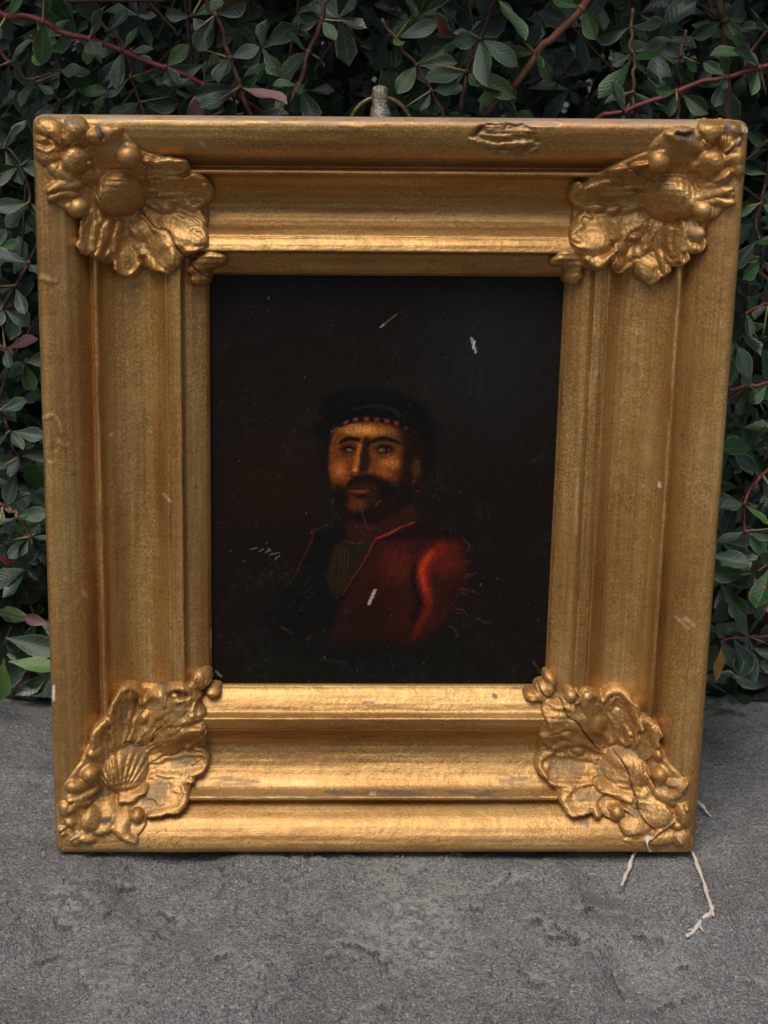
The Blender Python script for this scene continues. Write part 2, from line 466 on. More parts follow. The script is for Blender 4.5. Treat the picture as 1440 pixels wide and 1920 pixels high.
# wear spots on the rails: photo pixel polyline, radius px, colour, strength, height change mm
CREAM = (0.46, 0.40, 0.30); WHITE = (0.62, 0.58, 0.52); GREYP = (0.085, 0.075, 0.05); DARKB = (0.06, 0.035, 0.018); PALE = (0.42, 0.33, 0.20); RED = (0.20, 0.075, 0.03)
WEAR = [
    ([(101, 1287), (100, 1310)], 3.2, WHITE, 1.0, 0.1), ([(1237, 906), (1236, 912)], 2.0, WHITE, 0.9, 0.2), ([(207, 818), (210, 812)], 2.0, CREAM, 0.8, 0.2),
    ([(376, 268), (383, 274)], 3.5, PALE, 0.8, 0.3), ([(1285, 1160), (1300, 1172)], 5, CREAM, 0.45, 0.2), ([(1268, 1158), (1290, 1178)], 3, CREAM, 0.5, 0.2),
    ([(155, 1108), (165, 1120)], 3, CREAM, 0.45, 0.2), ([(78, 780), (100, 778), (112, 792), (118, 812)], 3.0, PALE, 0.35, 0.7), ([(75, 520), (105, 528)], 3.5, PALE, 0.4, 0.7),
    ([(110, 830), (128, 836)], 3, PALE, 0.4, 0.6), ([(100, 840), (96, 860)], 6, DARKB, 0.35, -0.4), ([(614, 384), (662, 380)], 1.4, PALE, 0.9, -0.1),
    ([(618, 466), (626, 467)], 3, CREAM, 0.6, 0.3), ([(640, 235), (680, 240)], 2.5, PALE, 0.3, 0.3),
    ([(610, 1491), (700, 1487), (820, 1484), (905, 1488), (1010, 1490)], 3.4, (0.07, 0.06, 0.045), 0.85, -0.2), ([(400, 1493), (610, 1492)], 2.6, (0.09, 0.075, 0.05), 0.6, 0),
    ([(692, 1489), (706, 1488)], 1.1, CREAM, 0.5, 0.2), ([(400, 1462), (480, 1470)], 7, GREYP, 0.35, 0), ([(940, 1460), (1020, 1470)], 8, GREYP, 0.4, 0), ([(860, 1508), (1000, 1510)], 6, GREYP, 0.30, 0),
    ([(680, 1318), (700, 1317)], 3, DARKB, 0.4, 0), ([(926, 1304), (930, 1306)], 4, DARKB, 0.6, 0), ([(390, 1592), (700, 1592)], 4, DARKB, 0.25, 0), ([(1090, 1538), (1100, 1545)], 6, (0.16, 0.10, 0.08), 0.5, 0),
    ([(1180, 850), (1184, 860)], 3, DARKB, 0.5, 0), ([(306, 925), (318, 940)], 3, PALE, 0.6, 0.3), ([(1108, 700), (1106, 760), (1118, 700)], 4, (0.30, 0.20, 0.06), 0.5, 0.2),
    ([(74, 560), (80, 900), (98, 1290)], 2.0, DARKB, 0.25, 0), ([(1376, 560), (1350, 900), (1325, 1250)], 2.0, DARKB, 0.25, 0), ([(1083, 900), (1080, 1000)], 2.5, (0.32, 0.22, 0.08), 0.5, 0),
    ([(396, 1262), (402, 1274), (410, 1278)], 3, WHITE, 0.8, 0.2), ([(1016, 1262), (1018, 1276)], 2.2, WHITE, 0.8, 0.1), ([(396, 1180), (398, 1255)], 1.3, WHITE, 0.5, 0),
    ([(900, 255), (960, 232), (1045, 232)], 3.0, (0.36, 0.27, 0.19), 0.5, -0.6),
]
PX2MM = 1 / 3.75
WEARF = []
for pts, r, c, a, h in WEAR:
    WEARF.append(([pix_to_frame(*p) for p in pts], r * PX2MM, c, a, h))
# broken patch on the top rail: outline and the raw ridges left inside it
CHIP = [pix_to_frame(*p) for p in [(886, 262), (900, 238), (925, 231), (1000, 236), (1012, 262), (1008, 284), (975, 291), (930, 285), (905, 274)]]
CHIPR = [([pix_to_frame(*p) for p in L], r) for L, r in [([(888, 262), (925, 272), (955, 271), (985, 267)], 1.5), ([(900, 252), (930, 254), (960, 256)], 0.9), ([(915, 243), (950, 245), (1000, 245)], 0.8),
         ([(912, 237), (945, 238)], 0.7), ([(937, 284), (952, 285)], 0.7), ([(985, 266), (1000, 268), (1008, 272)], 0.9), ([(994, 284), (1005, 278)], 0.8), ([(925, 248), (985, 252)], 0.6)]]
CHIPD = [pix_to_frame(*p) for p in [(886, 256), (898, 244), (904, 238)]]

def in_poly(X, Y, poly):
    ins = np.zeros(X.shape, bool); n = len(poly); j = n - 1
    for i in range(n):
        xi, yi = poly[i]; xj, yj = poly[j]
        c = ((yi > Y) != (yj > Y)) & (X < (xj - xi) * (Y - yi) / (yj - yi + 1e-12) + xi)
        ins ^= c; j = i
    return ins
def poly_sd(X, Y, poly):
    """signed distance, positive inside"""
    d, _ = seg_d(X, Y, list(poly) + [poly[0]])
    return np.where(in_poly(X, Y, poly), d, -d)

def rail_surface(X, Y, S, along):
    """height and tint on the moulding at square plan points"""
    Z = Hs(S)
    Z = Z + (fbm(X / 9, Y / 9, 21, 4) - 0.5) * 0.55 + (fbm(along / 30, S / 2.2, 22, 3) - 0.5) * 0.35
    Z = Z + (fbm(X / 2.1, Y / 2.1, 25, 3) - 0.5) * 0.22
    T = np.zeros(X.shape + (4,))
    def paint(mask, c):
        a = T[..., 3]
        na = a + mask * (1 - a)
        for i in range(3):
            T[..., i] = np.where(na > 1e-5, (T[..., i] * a * (1 - mask) + c[i] * mask) / np.maximum(na, 1e-5), c[i])
        T[..., 3] = na
    nz = fbm(X / 1.3, Y / 1.3, 8, 3)
    for pts, r, c, a, h in WEARF:
        if len(pts) == 1: pts = pts * 2
        d, _ = seg_d(X, Y, pts)
        mk = sstep(1.25, 0.55, d / r + (nz - 0.5) * 1.3)
        if c in (GREYP, (0.07, 0.06, 0.045), (0.09, 0.075, 0.05)): mk = mk * sstep(0.36, 0.62, fbm(along / 11, S / 0.55, 33, 4))
        paint(mk * a, c); Z = Z + h * mk
    # sky light caught on the top arris, painted as a pale dusty strip
    if Y.max() > FH / 2 - 1:
        top = FH / 2 - Y
        mk = sstep(4.2, 0.8, top + (fbm(X / 7, Y / 3, 14, 4) - 0.5) * 5)
        paint(mk * 0.6, (0.42, 0.32, 0.25))
    sd = poly_sd(X, Y, CHIP)
    if sd.max() > -3:
        sdn = sd + (nz - 0.5) * 2.6 + (fbm(X / 3, Y / 0.9, 9, 3) - 0.5) * 2.4
        inn = sstep(-0.1, 0.5, sdn)
        Z = Z - inn * (1.6 + 1.6 * (fbm(X / 4, Y / 0.8, 66, 3) - 0.5))
        rid = np.zeros(X.shape)
        for L, r in CHIPR:
            d, _ = seg_d(X, Y, L)
            rr = r * (0.5 + 0.7 * fbm(X / 2, Y / 2, 3, 2))
            hgt = np.sqrt(np.clip(1 - (d / rr) ** 2, 0, 1))
            rid = np.maximum(rid, hgt * r * (0.55 + 0.9 * fbm(X / 0.9, Y / 0.7, 4, 3)))
        Z = Z + rid * 2.0
        paint(sstep(0.35, 0.8, rid) * 0.35, (0.60, 0.46, 0.24))
        paint(inn * (1 - sstep(0.1, 0.4, rid)) * 0.3, (0.13, 0.07, 0.03))
        d, _ = seg_d(X, Y, CHIPD)
        mk = sstep(1.6, 0.5, d + (nz - 0.5)); Z = Z - mk * 1.2; paint(mk * 0.7, (0.045, 0.028, 0.018))
    return Z, T

S_RAIL = np.unique(np.concatenate([np.arange(0, 3, 0.3), np.arange(3, 24, 0.7), np.arange(24, 30, 0.25), np.arange(30, 60, 0.7), np.arange(60, 70, 0.3), np.arange(70, 80.6, 0.5), [80.6]]))
def make_rail(side):
    L = FW if side in ('t', 'b') else FH
    nt = 300
    nS = len(S_RAIL)
    t = np.linspace(0, 1, nt)
    S, T_ = np.meshgrid(S_RAIL, t, indexing='ij')
    along = -L / 2 + S + T_ * (L - 2 * S)
    if side == 't': X, Y = along, FH / 2 - S
    elif side == 'b': X, Y = along, -FH / 2 + S
    elif side == 'l': X, Y = -FW / 2 + S, along
    else: X, Y = FW / 2 - S, along
    Z, TT = rail_surface(X, Y, S, along)
    # hairline along the mitre
    mit = np.minimum(along + L / 2 - S, L / 2 - S - along)
    Z = Z - 0.5 * np.exp(-(mit / 0.35) ** 2)
    x, y = round_corner(X, Y); x, y = warp(x, y)
    V = np.stack([x, y, Z], -1)
    # outer side down to the back, inner lip down to the painting
    back = V[0].copy(); back[:, 2] = Z_BACK
    lip = V[-1].copy(); lip[:, 2] = Z_SIGHT - 3.0
    V = np.concatenate([back[None], V, lip[None]], 0)
    TT = np.concatenate([TT[:1] * 0, TT, TT[-1:] * 0], 0)
    ext = np.concatenate([[-9], S_RAIL, [84]])
    U = np.stack(np.broadcast_arrays(np.concatenate([along[:1], along, along[-1:]], 0) / 1000 + 0.3 * 'tblr'.index(side), ext[:, None] / 1000), -1)
    f = grid_faces(nS + 2, nt)
    if side in ('t', 'r'): pass
    if side in ('b', 'r'): f = f[:, ::-1]
    if side in ('t', 'b'): f = f[:, ::-1] if side == 't' else f[:, ::-1]
    o = mesh_obj('rail', fl(V.reshape(-1, 3)), f, M_RAIL, frame, cols=TT.reshape(-1, 4), uvs=U.reshape(-1, 2))
    # consistent normals: outward is +z of the frame
    me = o.data; nz = np.zeros(len(me.polygons) * 3); me.polygons.foreach_get('normal', nz)
    if nz.reshape(-1, 3)[:, 2].mean() < 0: me.flip_normals()
    return o
for sd_ in 'tblr': make_rail(sd_)

# back board closing the frame
bx, by = FW / 2 - 2.0, FH / 2 - 2.0
bv = []
for z in (Z_BACK + 0.5, Z_BACK + 5):
    for sx, sy in ((-1, -1), (1, -1), (1, 1), (-1, 1)):
        x, y = warp(np.array(sx * bx), np.array(sy * by)); bv.append((float(x), float(y), z))
mesh_obj('back_board', fl(np.array(bv)), [(0, 3, 2, 1), (4, 5, 6, 7), (0, 1, 5, 4), (1, 2, 6, 5), (2, 3, 7, 6), (3, 0, 4, 7)], M_WOOD, frame, smooth=False)

# ------------------------------------------------------------------ corner ornaments (cast leaf work)
# features in photo pixels through a zoom window: (x0, y0, factor)
def Z1(x, y): return 40 + x / 3.4286, 190 + y / 3.4286
def Z2(x, y): return 1010 + x / 3.4286, 190 + y / 3.4286
def Z3(x, y): return 80 + x / 3.7895, 1240 + y / 3.7895
def Z4(x, y): return 960 + x / 3.5122, 1240 + y / 3.5122
# D dome (x, y, rx, ry, rot, h) | S stroke ([(x, y)...], r, h) or per-point r | P plateau (poly, h, edge) | K pearl (x, y, r, h) | G groove (pts, r, depth) | C stain (pts, r, colour, strength) | F flute fan
ORN = {
 'tl': (Z1, 3.4286, [
  ('L', 480, 700, 425, 985, 70, 4.6), ('L', 560, 740, 520, 1015, 64, 4.4), ('L', 660, 760, 690, 1120, 100, 5.2), ('L', 720, 740, 965, 1105, 115, 5.4), ('L', 780, 690, 1195, 935, 125, 5.4), ('L', 800, 620, 1195, 790, 84, 5.0), ('L', 810, 540, 1222, 590, 92, 5.2), ('L', 790, 470, 1085, 405, 60, 4.6),
  ('P', [(50, 110), (200, 90), (640, 150), (760, 300), (1080, 395), (1215, 560), (1195, 900), (960, 1090), (680, 1100), (430, 1000), (400, 760), (150, 640), (60, 330)], 1.1, 2.0),
  ('P', [(60, 200), (110, 110), (200, 95), (390, 95), (470, 150), (640, 170), (640, 230), (560, 300), (700, 300), (860, 360), (800, 520), (520, 760), (430, 760), (300, 720), (160, 640), (170, 520), (110, 430), (70, 330)], 1.6, 1.6),
  ('D', 165, 175, 105, 72, 20, 5.0), ('D', 225, 245, 60, 75, -25, 4.4), ('D', 335, 175, 82, 80, 20, 5.4), ('D', 300, 245, 60, 60, -40, 4.4), ('G', [(258, 100), (264, 190), (278, 300)], 9, 2.2), ('G', [(110, 205), (200, 245), (265, 310), (300, 290), (410, 205)], 11, 1.8),
  ('D', 520, 215, 110, 62, -12, 4.6), ('D', 600, 185, 50, 36, -20, 5.0), ('D', 460, 235, 60, 45, 20, 4.2), ('G', [(490, 180), (520, 225), (505, 250)], 14, 1.8), ('C', [(490, 175), (515, 215)], 30, (0.07, 0.055, 0.045), 0.8), ('C', [(330, 120), (360, 140)], 25, (0.13, 0.09, 0.075), 0.7),
  ('D', 130, 245, 46, 34, 0, 4.2), ('D', 155, 345, 78, 70, 15, 4.6), ('D', 115, 300, 40, 34, 0, 3.6), ('S', [(110, 300), (160, 320), (205, 300)], 16, 4.6),
  ('D', 355, 378, 98, 88, -10, 8.6), ('G', [(240, 420), (275, 330), (330, 290), (420, 300)], 10, 1.2), ('D', 452, 402, 26, 20, -30, 7.0), ('D', 245, 448, 92, 52, 30, 4.4), ('D', 300, 490, 90, 40, 10, 4.6), ('D', 460, 480, 70, 60, 0, 4.0),
  ('S', [(185, 575), (250, 545), (330, 545), (400, 520)], [26, 34, 32, 22], 4.8), ('S', [(190, 625), (260, 600), (350, 595)], [24, 26, 20], 4.4), ('G', [(190, 590), (280, 572), (390, 560)], 7, 1.1),
  ('K', 362, 682, 62, 6.6), ('K', 682, 352, 74, 6.8), ('D', 818, 388, 42, 30, 10, 6.4), ('S', [(865, 405), (950, 395), (1060, 408)], [26, 30, 16], 4.6), ('S', [(880, 515), (960, 500), (1050, 500)], [18, 22, 14], 4.2),
  ('D', 645, 590, 160, 158, 0, 11.0), ('D', 640, 560, 120, 110, 20, 11.6),
  ('P', [(780, 690), (850, 560), (860, 430), (1080, 460), (1200, 530), (1215, 620), (1130, 690), (1175, 760), (1195, 880), (1150, 955), (1030, 1040), (960, 1100), (900, 1060), (800, 1040), (740, 1090), (680, 1105), (620, 1060), (590, 1000), (500, 1010), (440, 1000), (405, 900), (400, 760), (560, 730)], 2.4, 2.6),
  ('S', [(1060, 500), (1120, 485), (1180, 530), (1205, 600), (1170, 650), (1125, 672)], [20, 26, 30, 28, 24, 30], 5.4), ('D', 1180, 550, 30, 32, 0, 6.2), ('S', [(880, 610), (970, 600), (1080, 605)], [16, 24, 18], 4.6), ('S', [(860, 655), (960, 640), (1060, 640)], [14, 18, 14], 4.0),
  ('D', 935, 685, 72, 48, 25, 5.8), ('D', 1082, 668, 54, 36, 15, 5.6), ('D', 1040, 728, 48, 26, 15, 4.6), ('S', [(1125, 745), (1165, 775), (1165, 815), (1130, 828)], [16, 18, 18, 14], 5.0),
  ('D', 1040, 850, 130, 92, 30, 5.0), ('D', 1145, 900, 55, 46, 0, 4.6), ('D', 960, 790, 100, 80, 40, 4.4), ('D', 970, 1020, 58, 74, -15, 5.2), ('D', 900, 930, 90, 90, 0, 4.0),
  ('S', [(612, 1040), (640, 1090), (690, 1108), (740, 1085), (765, 1045)], [20, 24, 26, 24, 20], 5.2), ('D', 690, 1010, 85, 80, 0, 4.6), ('D', 785, 980, 36, 34, 0, 5.0), ('D', 830, 1030, 40, 50, -20, 4.4), ('D', 765, 835, 72, 84, -10, 5.4),
  ('S', [(570, 780), (545, 880), (490, 985)], [28, 34, 26], 5.2), ('S', [(490, 780), (470, 880), (450, 960)], [22, 24, 18], 4.4), ('S', [(640, 780), (620, 880), (600, 960)], [22, 26, 22], 4.2), ('S', [(400, 770), (412, 870), (415, 960)], [16, 24, 18], 3.8), ('G', [(520, 790), (500, 900), (470, 990)], 8, 1.0),
  ('S', [(1150, 1060), (1210, 1025), (1285, 1015)], [44, 52, 34], 4.2), ('D', 1150, 1140, 64, 62, 0, 4.4), ('D', 1120, 1085, 50, 40, 0, 3.8),
  ('G', [(760, 690), (820, 760), (870, 812), (935, 825), (965, 870), (990, 930), (1060, 1010), (1130, 1080), (1235, 1148)], 5, 1.6), ('G', [(400, 520), (470, 580), (530, 640)], 4, 0.9),
  ('C', [(645, 275), (660, 295)], 22, (0.10, 0.075, 0.06), 0.6), ('C', [(250, 115), (285, 150)], 22, (0.12, 0.09, 0.08), 0.6),
 ]),
 'tr': (Z2, 3.4286, [
  ('L', 960, 760, 1010, 985, 66, 4.4), ('L', 870, 780, 875, 1065, 84, 4.8), ('L', 790, 780, 690, 1175, 105, 5.4), ('L', 740, 760, 480, 1095, 112, 5.2), ('L', 690, 720, 205, 905, 135, 5.4), ('L', 670, 640, 205, 610, 100, 5.2), ('L', 700, 540, 430, 445, 60, 4.8),
  ('P', [(1350, 110), (1030, 150), (790, 180), (690, 310), (430, 410), (230, 540), (215, 960), (400, 1080), (700, 1160), (930, 1040), (1060, 860), (1130, 760), (1260, 660), (1350, 440)], 1.1, 2.0),
  ('P', [(800, 190), (1030, 160), (1090, 115), (1340, 115), (1362, 180), (1350, 440), (1270, 500), (1260, 660), (1130, 760), (900, 790), (600, 560), (420, 450), (560, 380), (700, 330)], 1.6, 1.6),
  ('D', 1125, 185, 88, 78, 0, 5.4), ('D', 1110, 250, 60, 50, -20, 4.4), ('D', 1250, 175, 96, 60, 10, 5.0), ('D', 1230, 270, 52, 80, -40, 4.8), ('G', [(1195, 130), (1205, 210), (1180, 300)], 10, 2.0), ('G', [(1040, 200), (1085, 260), (1150, 285), (1200, 330), (1300, 235)], 9, 1.8),
  ('S', [(1195, 325), (1245, 285), (1300, 235)], [12, 14, 10], 5.6), ('C', [(1200, 322), (1300, 238)], 10, (0.36, 0.27, 0.17), 0.7), ('C', [(1325, 170), (1345, 190)], 20, (0.60, 0.56, 0.50), 0.85), ('C', [(1215, 165), (1225, 190)], 25, (0.10, 0.085, 0.085), 0.7),
  ('D', 950, 225, 120, 62, 8, 4.6), ('D', 870, 225, 60, 36, 25, 4.6), ('D', 1000, 290, 110, 50, 25, 4.2), ('G', [(895, 215), (950, 222), (995, 212)], 20, 2.2), ('C', [(905, 215), (950, 225), (990, 212)], 34, (0.045, 0.035, 0.03), 0.9),
  ('D', 1295, 360, 62, 95, 0, 4.8), ('D', 1225, 370, 50, 60, -20, 4.4), ('D', 1300, 440, 50, 45, 0, 4.4),
  ('D', 1098, 402, 98, 90, 10, 8.6), ('D', 990, 418, 44, 44, 0, 6.4), ('D', 1190, 490, 80, 50, -35, 5.6), ('D', 1130, 540, 90, 36, -10, 4.8), ('S', [(1130, 505), (1180, 485), (1220, 450)], [18, 26, 18], 6.2),
  ('S', [(980, 620), (1060, 600), (1140, 588), (1240, 565)], [22, 34, 36, 24], 5.0), ('S', [(1060, 650), (1150, 640), (1245, 655)], [20, 30, 26], 4.6), ('G', [(1060, 625), (1150, 615), (1240, 620)], 8, 1.2), ('D', 1250, 605, 24, 30, 0, 4.6),
  ('K', 1058, 702, 70, 6.8), ('K', 772, 388, 76, 7.0), ('D', 640, 414, 52, 26, -8, 6.2), ('D', 500, 440, 80, 26, -8, 5.4), ('D', 690, 405, 26, 24, 0, 5.6),
  ('D', 835, 620, 172, 158, 0, 11.0), ('D', 830, 585, 130, 100, 0, 11.6),
  ('P', [(700, 740), (600, 600), (480, 520), (330, 500), (215, 560), (215, 640), (300, 700), (235, 740), (245, 810), (205, 860), (215, 960), (270, 1050), (380, 1100), (470, 1080), (540, 1100), (600, 1080), (640, 1150), (700, 1175), (760, 1130), (800, 1100), (850, 1040), (930, 1040), (1000, 960), (1060, 860), (980, 770), (820, 770)], 2.4, 2.6),
  ('S', [(300, 590), (250, 545), (220, 590), (235, 650), (300, 690)], [22, 28, 26, 24, 26], 5.2), ('D', 262, 565, 30, 28, 0, 6.0), ('D', 380, 690, 80, 42, 8, 6.0), ('D', 480, 695, 70, 38, -15, 5.6), ('D', 560, 560, 86, 24, -5, 5.0), ('S', [(420, 600), (520, 600), (600, 590)], [20, 24, 18], 4.6), ('S', [(360, 540), (440, 520), (520, 520)], [22, 24, 18], 4.4),
  ('S', [(270, 800), (255, 760), (285, 725), (330, 740)], [16, 18, 18, 14], 4.8), ('D', 400, 850, 130, 120, 10, 5.0), ('D', 330, 960, 110, 80, 40, 4.6), ('D', 255, 890, 46, 40, 0, 4.8), ('D', 400, 1040, 100, 54, -20, 5.2), ('S', [(300, 1010), (370, 1060), (420, 1030), (490, 960)], [22, 28, 28, 20], 5.6), ('D', 512, 1052, 52, 46, 0, 5.0), ('D', 540, 945, 46, 56, 10, 5.0), ('G', [(470, 900), (490, 1000), (450, 1060)], 9, 1.4),
  ('D', 690, 1080, 78, 92, 10, 6.0), ('D', 620, 875, 56, 40, -10, 5.6), ('D', 600, 1000, 50, 56, 0, 4.6), ('D', 640, 790, 90, 80, 0, 4.6), ('G', [(600, 1010), (650, 1000), (720, 960)], 10, 1.4),
  ('S', [(830, 820), (820, 900), (840, 985)], [30, 28, 24], 5.0), ('S', [(885, 830), (885, 930), (905, 1020)], [24, 28, 22], 5.2), ('S', [(935, 790), (930, 860), (930, 960)], [22, 20, 18], 4.6), ('D', 1000, 845, 62, 54, 20, 6.0), ('D', 975, 935, 36, 34, 0, 5.0), ('S', [(760, 980), (775, 1040), (800, 1090)], [22, 28, 22], 4.8), ('G', [(735, 960), (760, 1040), (775, 1100)], 8, 1.4),
  ('C', [(950, 790), (1000, 850), (1040, 830)], 30, (0.44, 0.33, 0.19), 0.45),
  ('S', [(115, 1025), (170, 1010), (230, 1060)], [34, 48, 46], 4.4), ('D', 215, 1120, 62, 72, 10, 4.6),
  ('G', [(690, 510), (745, 515), (750, 535)], 9, 1.6),
 ]),
 'bl': (Z3, 3.7895, [
  ('L', 540, 620, 590, 170, 92, 5.0), ('L', 640, 580, 850, 205, 105, 5.2), ('L', 700, 600, 1085, 235, 125, 5.4), ('L', 740, 680, 1165, 480, 95, 5.2), ('L', 760, 760, 1185, 690, 92, 5.0), ('L', 720, 860, 1035, 965, 105, 4.8),
  ('P', [(90, 1330), (120, 900), (260, 720), (380, 450), (500, 300), (590, 180), (1090, 190), (1170, 440), (1175, 700), (1030, 960), (760, 1110), (660, 1280), (400, 1330)], 1.1, 2.0),
  ('P', [(90, 1040), (140, 860), (260, 850), (330, 890), (430, 840), (450, 950), (600, 1000), (740, 1040), (740, 1170), (660, 1290), (470, 1230), (330, 1330), (100, 1330)], 1.6, 1.6),
  ('S', [(700, 290), (690, 225), (640, 180), (580, 195), (535, 255), (505, 320), (490, 420)], [22, 24, 26, 30, 28, 26, 24], 4.8), ('S', [(450, 440), (400, 480), (380, 570)], [30, 36, 30], 4.8), ('D', 370, 640, 58, 52, 0, 5.4), ('K', 330, 805, 64, 6.8),
  ('P', [(700, 240), (780, 200), (880, 210), (1100, 240), (1160, 350), (1170, 440), (1110, 520), (1130, 590), (1185, 680), (1150, 770), (1090, 800), (1030, 850), (1030, 960), (980, 1040), (870, 1060), (760, 1080), (600, 1020), (430, 980), (430, 720), (500, 600), (560, 500), (620, 370)], 2.4, 2.4),
  ('D', 640, 250, 60, 46, 10, 3.6), ('S', [(560, 280), (545, 380), (530, 520)], [20, 20, 20], 2.2),
  ('D', 725, 405, 46, 74, 30, 4.8), ('D', 820, 240, 40, 34, 0, 4.8), ('S', [(870, 290), (880, 215), (930, 190), (1010, 200), (1100, 240)], [22, 26, 28, 28, 26], 5.0), ('D', 930, 260, 42, 36, 0, 4.6), ('D', 1040, 270, 60, 50, 0, 4.8), ('D', 1085, 370, 80, 56, 10, 4.4), ('D', 960, 350, 90, 60, 10, 3.8), ('S', [(840, 310), (800, 380), (740, 480)], [26, 30, 26], 4.0),
  ('D', 890, 590, 120, 105, 0, 5.4), ('S', [(940, 540), (1040, 500), (1120, 490)], [28, 34, 34], 5.4), ('D', 1030, 605, 48, 34, -10, 5.6), ('G', [(900, 480), (1000, 460), (1140, 440)], 16, 1.2), ('D', 760, 520, 90, 60, -40, 4.2),
  ('D', 600, 760, 172, 180, 0, 9.2), ('F', 560, 960, 100, 340, 40, 140, 9, 1.1), ('S', [(560, 960), (640, 930), (730, 880)], [26, 34, 28], 7.0),
  ('S', [(1090, 610), (1140, 620), (1165, 690), (1135, 755), (1070, 785)], [20, 24, 24, 24, 20], 4.8), ('S', [(1040, 660), (1080, 660), (1090, 700), (1060, 730)], [10, 12, 12, 10], 3.8), ('D', 1020, 690, 70, 50, 0, 2.8), ('C', [(960, 700), (1040, 690)], 52, (0.12, 0.10, 0.065), 0.42),
  ('S', [(820, 780), (920, 790), (1060, 825)], [18, 20, 24], 4.2), ('D', 950, 860, 60, 60, 0, 4.2), ('S', [(1000, 850), (1018, 930), (980, 1010), (900, 1030), (830, 1050), (760, 1075)], [22, 26, 26, 24, 24, 22], 4.8), ('D', 1030, 790, 36, 28, 0, 4.4),
  ('D', 810, 905, 96, 80, 0, 2.2), ('C', [(770, 960), (830, 900)], 74, (0.12, 0.105, 0.07), 0.42), ('C', [(420, 900), (440, 940)], 34, (0.08, 0.076, 0.058), 0.6), ('C', [(600, 600), (690, 610), (720, 700)], 34, (0.14, 0.095, 0.06), 0.5), ('C', [(580, 320), (560, 420)], 30, (0.14, 0.11, 0.08), 0.5),
  ('K', 670, 1098, 60, 6.0), ('D', 350, 1105, 88, 96, 0, 7.6), ('D', 480, 1040, 130, 96, 20, 5.4), ('D', 570, 1130, 70, 100, 10, 4.2), ('C', [(440, 1110), (480, 1095)], 24, (0.05, 0.04, 0.04), 0.85),
  ('D', 240, 905, 100, 52, 8, 5.0), ('S', [(190, 990), (300, 960), (390, 880)], [26, 34, 24], 4.6), ('S', [(200, 1060), (250, 1010), (340, 990)], [22, 28, 20], 4.4), ('D', 150, 1075, 56, 66, 0, 4.6), ('D', 190, 1160, 50, 40, 30, 4.4), ('D', 420, 1195, 110, 50, -12, 4.8), ('S', [(530, 1190), (590, 1250), (650, 1285)], [34, 34, 20], 4.6), ('D', 560, 1200, 70, 50, 20, 4.2),
  ('D', 130, 1230, 46, 46, 0, 3.8), ('D', 300, 1270, 90, 46, 10, 4.2), ('D', 230, 1290, 50, 50, 0, 3.6), ('G', [(90, 1190), (180, 1205), (220, 1230)], 14, 1.8), ('S', [(195, 1275), (235, 1240), (265, 1225)], [8, 16, 12], 4.6), ('C', [(200, 1272), (240, 1240), (262, 1225)], 13, (0.50, 0.44, 0.33), 0.75), ('C', [(300, 1275), (320, 1265)], 16, (0.45, 0.20, 0.06), 0.6), ('C', [(275, 1325), (285, 1322)], 8, WHITE, 0.8),
  ('D', 1125, 140, 76, 88, 20, 4.8), ('F', 1120, 260, 30, 180, 55, 125, 6, 0.7), ('D', 1215, 215, 60, 48, -25, 4.8), ('D', 1060, 190, 50, 50, 0, 4.2),
  ('G', [(730, 600), (780, 560), (790, 510), (850, 450)], 5, 1.2), ('G', [(560, 590), (610, 560), (660, 595), (735, 600)], 6, 1.2), ('C', [(760, 130), (830, 170), (880, 160)], 26, (0.09, 0.07, 0.07), 0.8), ('C', [(1130, 500), (1160, 520)], 16, (0.10, 0.08, 0.06), 0.6),
  ('G', [(1110, 800), (1180, 780), (1260, 765)], 5, 0.6),
 ]),
 'br': (Z4, 3.5122, [
  ('L', 850, 640, 940, 385, 56, 4.4), ('L', 770, 560, 700, 180, 112, 5.4), ('L', 690, 560, 470, 195, 95, 5.2), ('L', 650, 580, 205, 280, 130, 5.4), ('L', 600, 620, 190, 490, 85, 5.0), ('L', 580, 700, 160, 660, 98, 5.0), ('L', 590, 800, 325, 930, 98, 4.8),
  ('P', [(1200, 1250), (1160, 800), (1020, 640), (950, 450), (840, 330), (700, 180), (230, 200), (180, 450), (170, 680), (330, 930), (560, 1020), (730, 1080), (740, 1220), (900, 1250)], 1.1, 2.0),
  ('P', [(560, 960), (820, 880), (960, 840), (1150, 780), (1160, 960), (1190, 1060), (1200, 1240), (900, 1250), (720, 1190), (730, 1060), (600, 1030)], 1.6, 1.6),
  ('D', 200, 190, 62, 76, 0, 4.6), ('D', 140, 228, 66, 42, 10, 4.6), ('D', 250, 118, 40, 66, -25, 4.2), ('D', 240, 170, 40, 50, 0, 4.6),
  ('P', [(210, 280), (330, 200), (460, 190), (600, 240), (720, 300), (800, 480), (900, 600), (900, 800), (830, 960), (620, 1010), (540, 1020), (460, 970), (340, 920), (330, 870), (250, 780), (165, 700), (190, 600), (260, 540), (210, 480), (200, 420)], 2.4, 2.4),
  ('K', 392, 232, 46, 5.4), ('S', [(430, 200), (452, 240), (430, 285)], [14, 16, 14], 4.8), ('D', 515, 240, 40, 40, 0, 5.2), ('S', [(520, 195), (562, 220), (560, 275)], [14, 18, 16], 4.8), ('D', 580, 290, 34, 36, 0, 4.2),
  ('S', [(600, 245), (630, 200), (690, 185), (745, 225), (780, 300), (815, 380), (835, 425)], [24, 28, 32, 34, 30, 28, 20], 5.4), ('S', [(640, 240), (690, 225), (725, 260)], [10, 14, 10], 4.4), ('S', [(870, 385), (915, 440), (930, 520)], [28, 36, 28], 5.0), ('D', 945, 600, 32, 58, -10, 5.0), ('K', 970, 740, 58, 6.4),
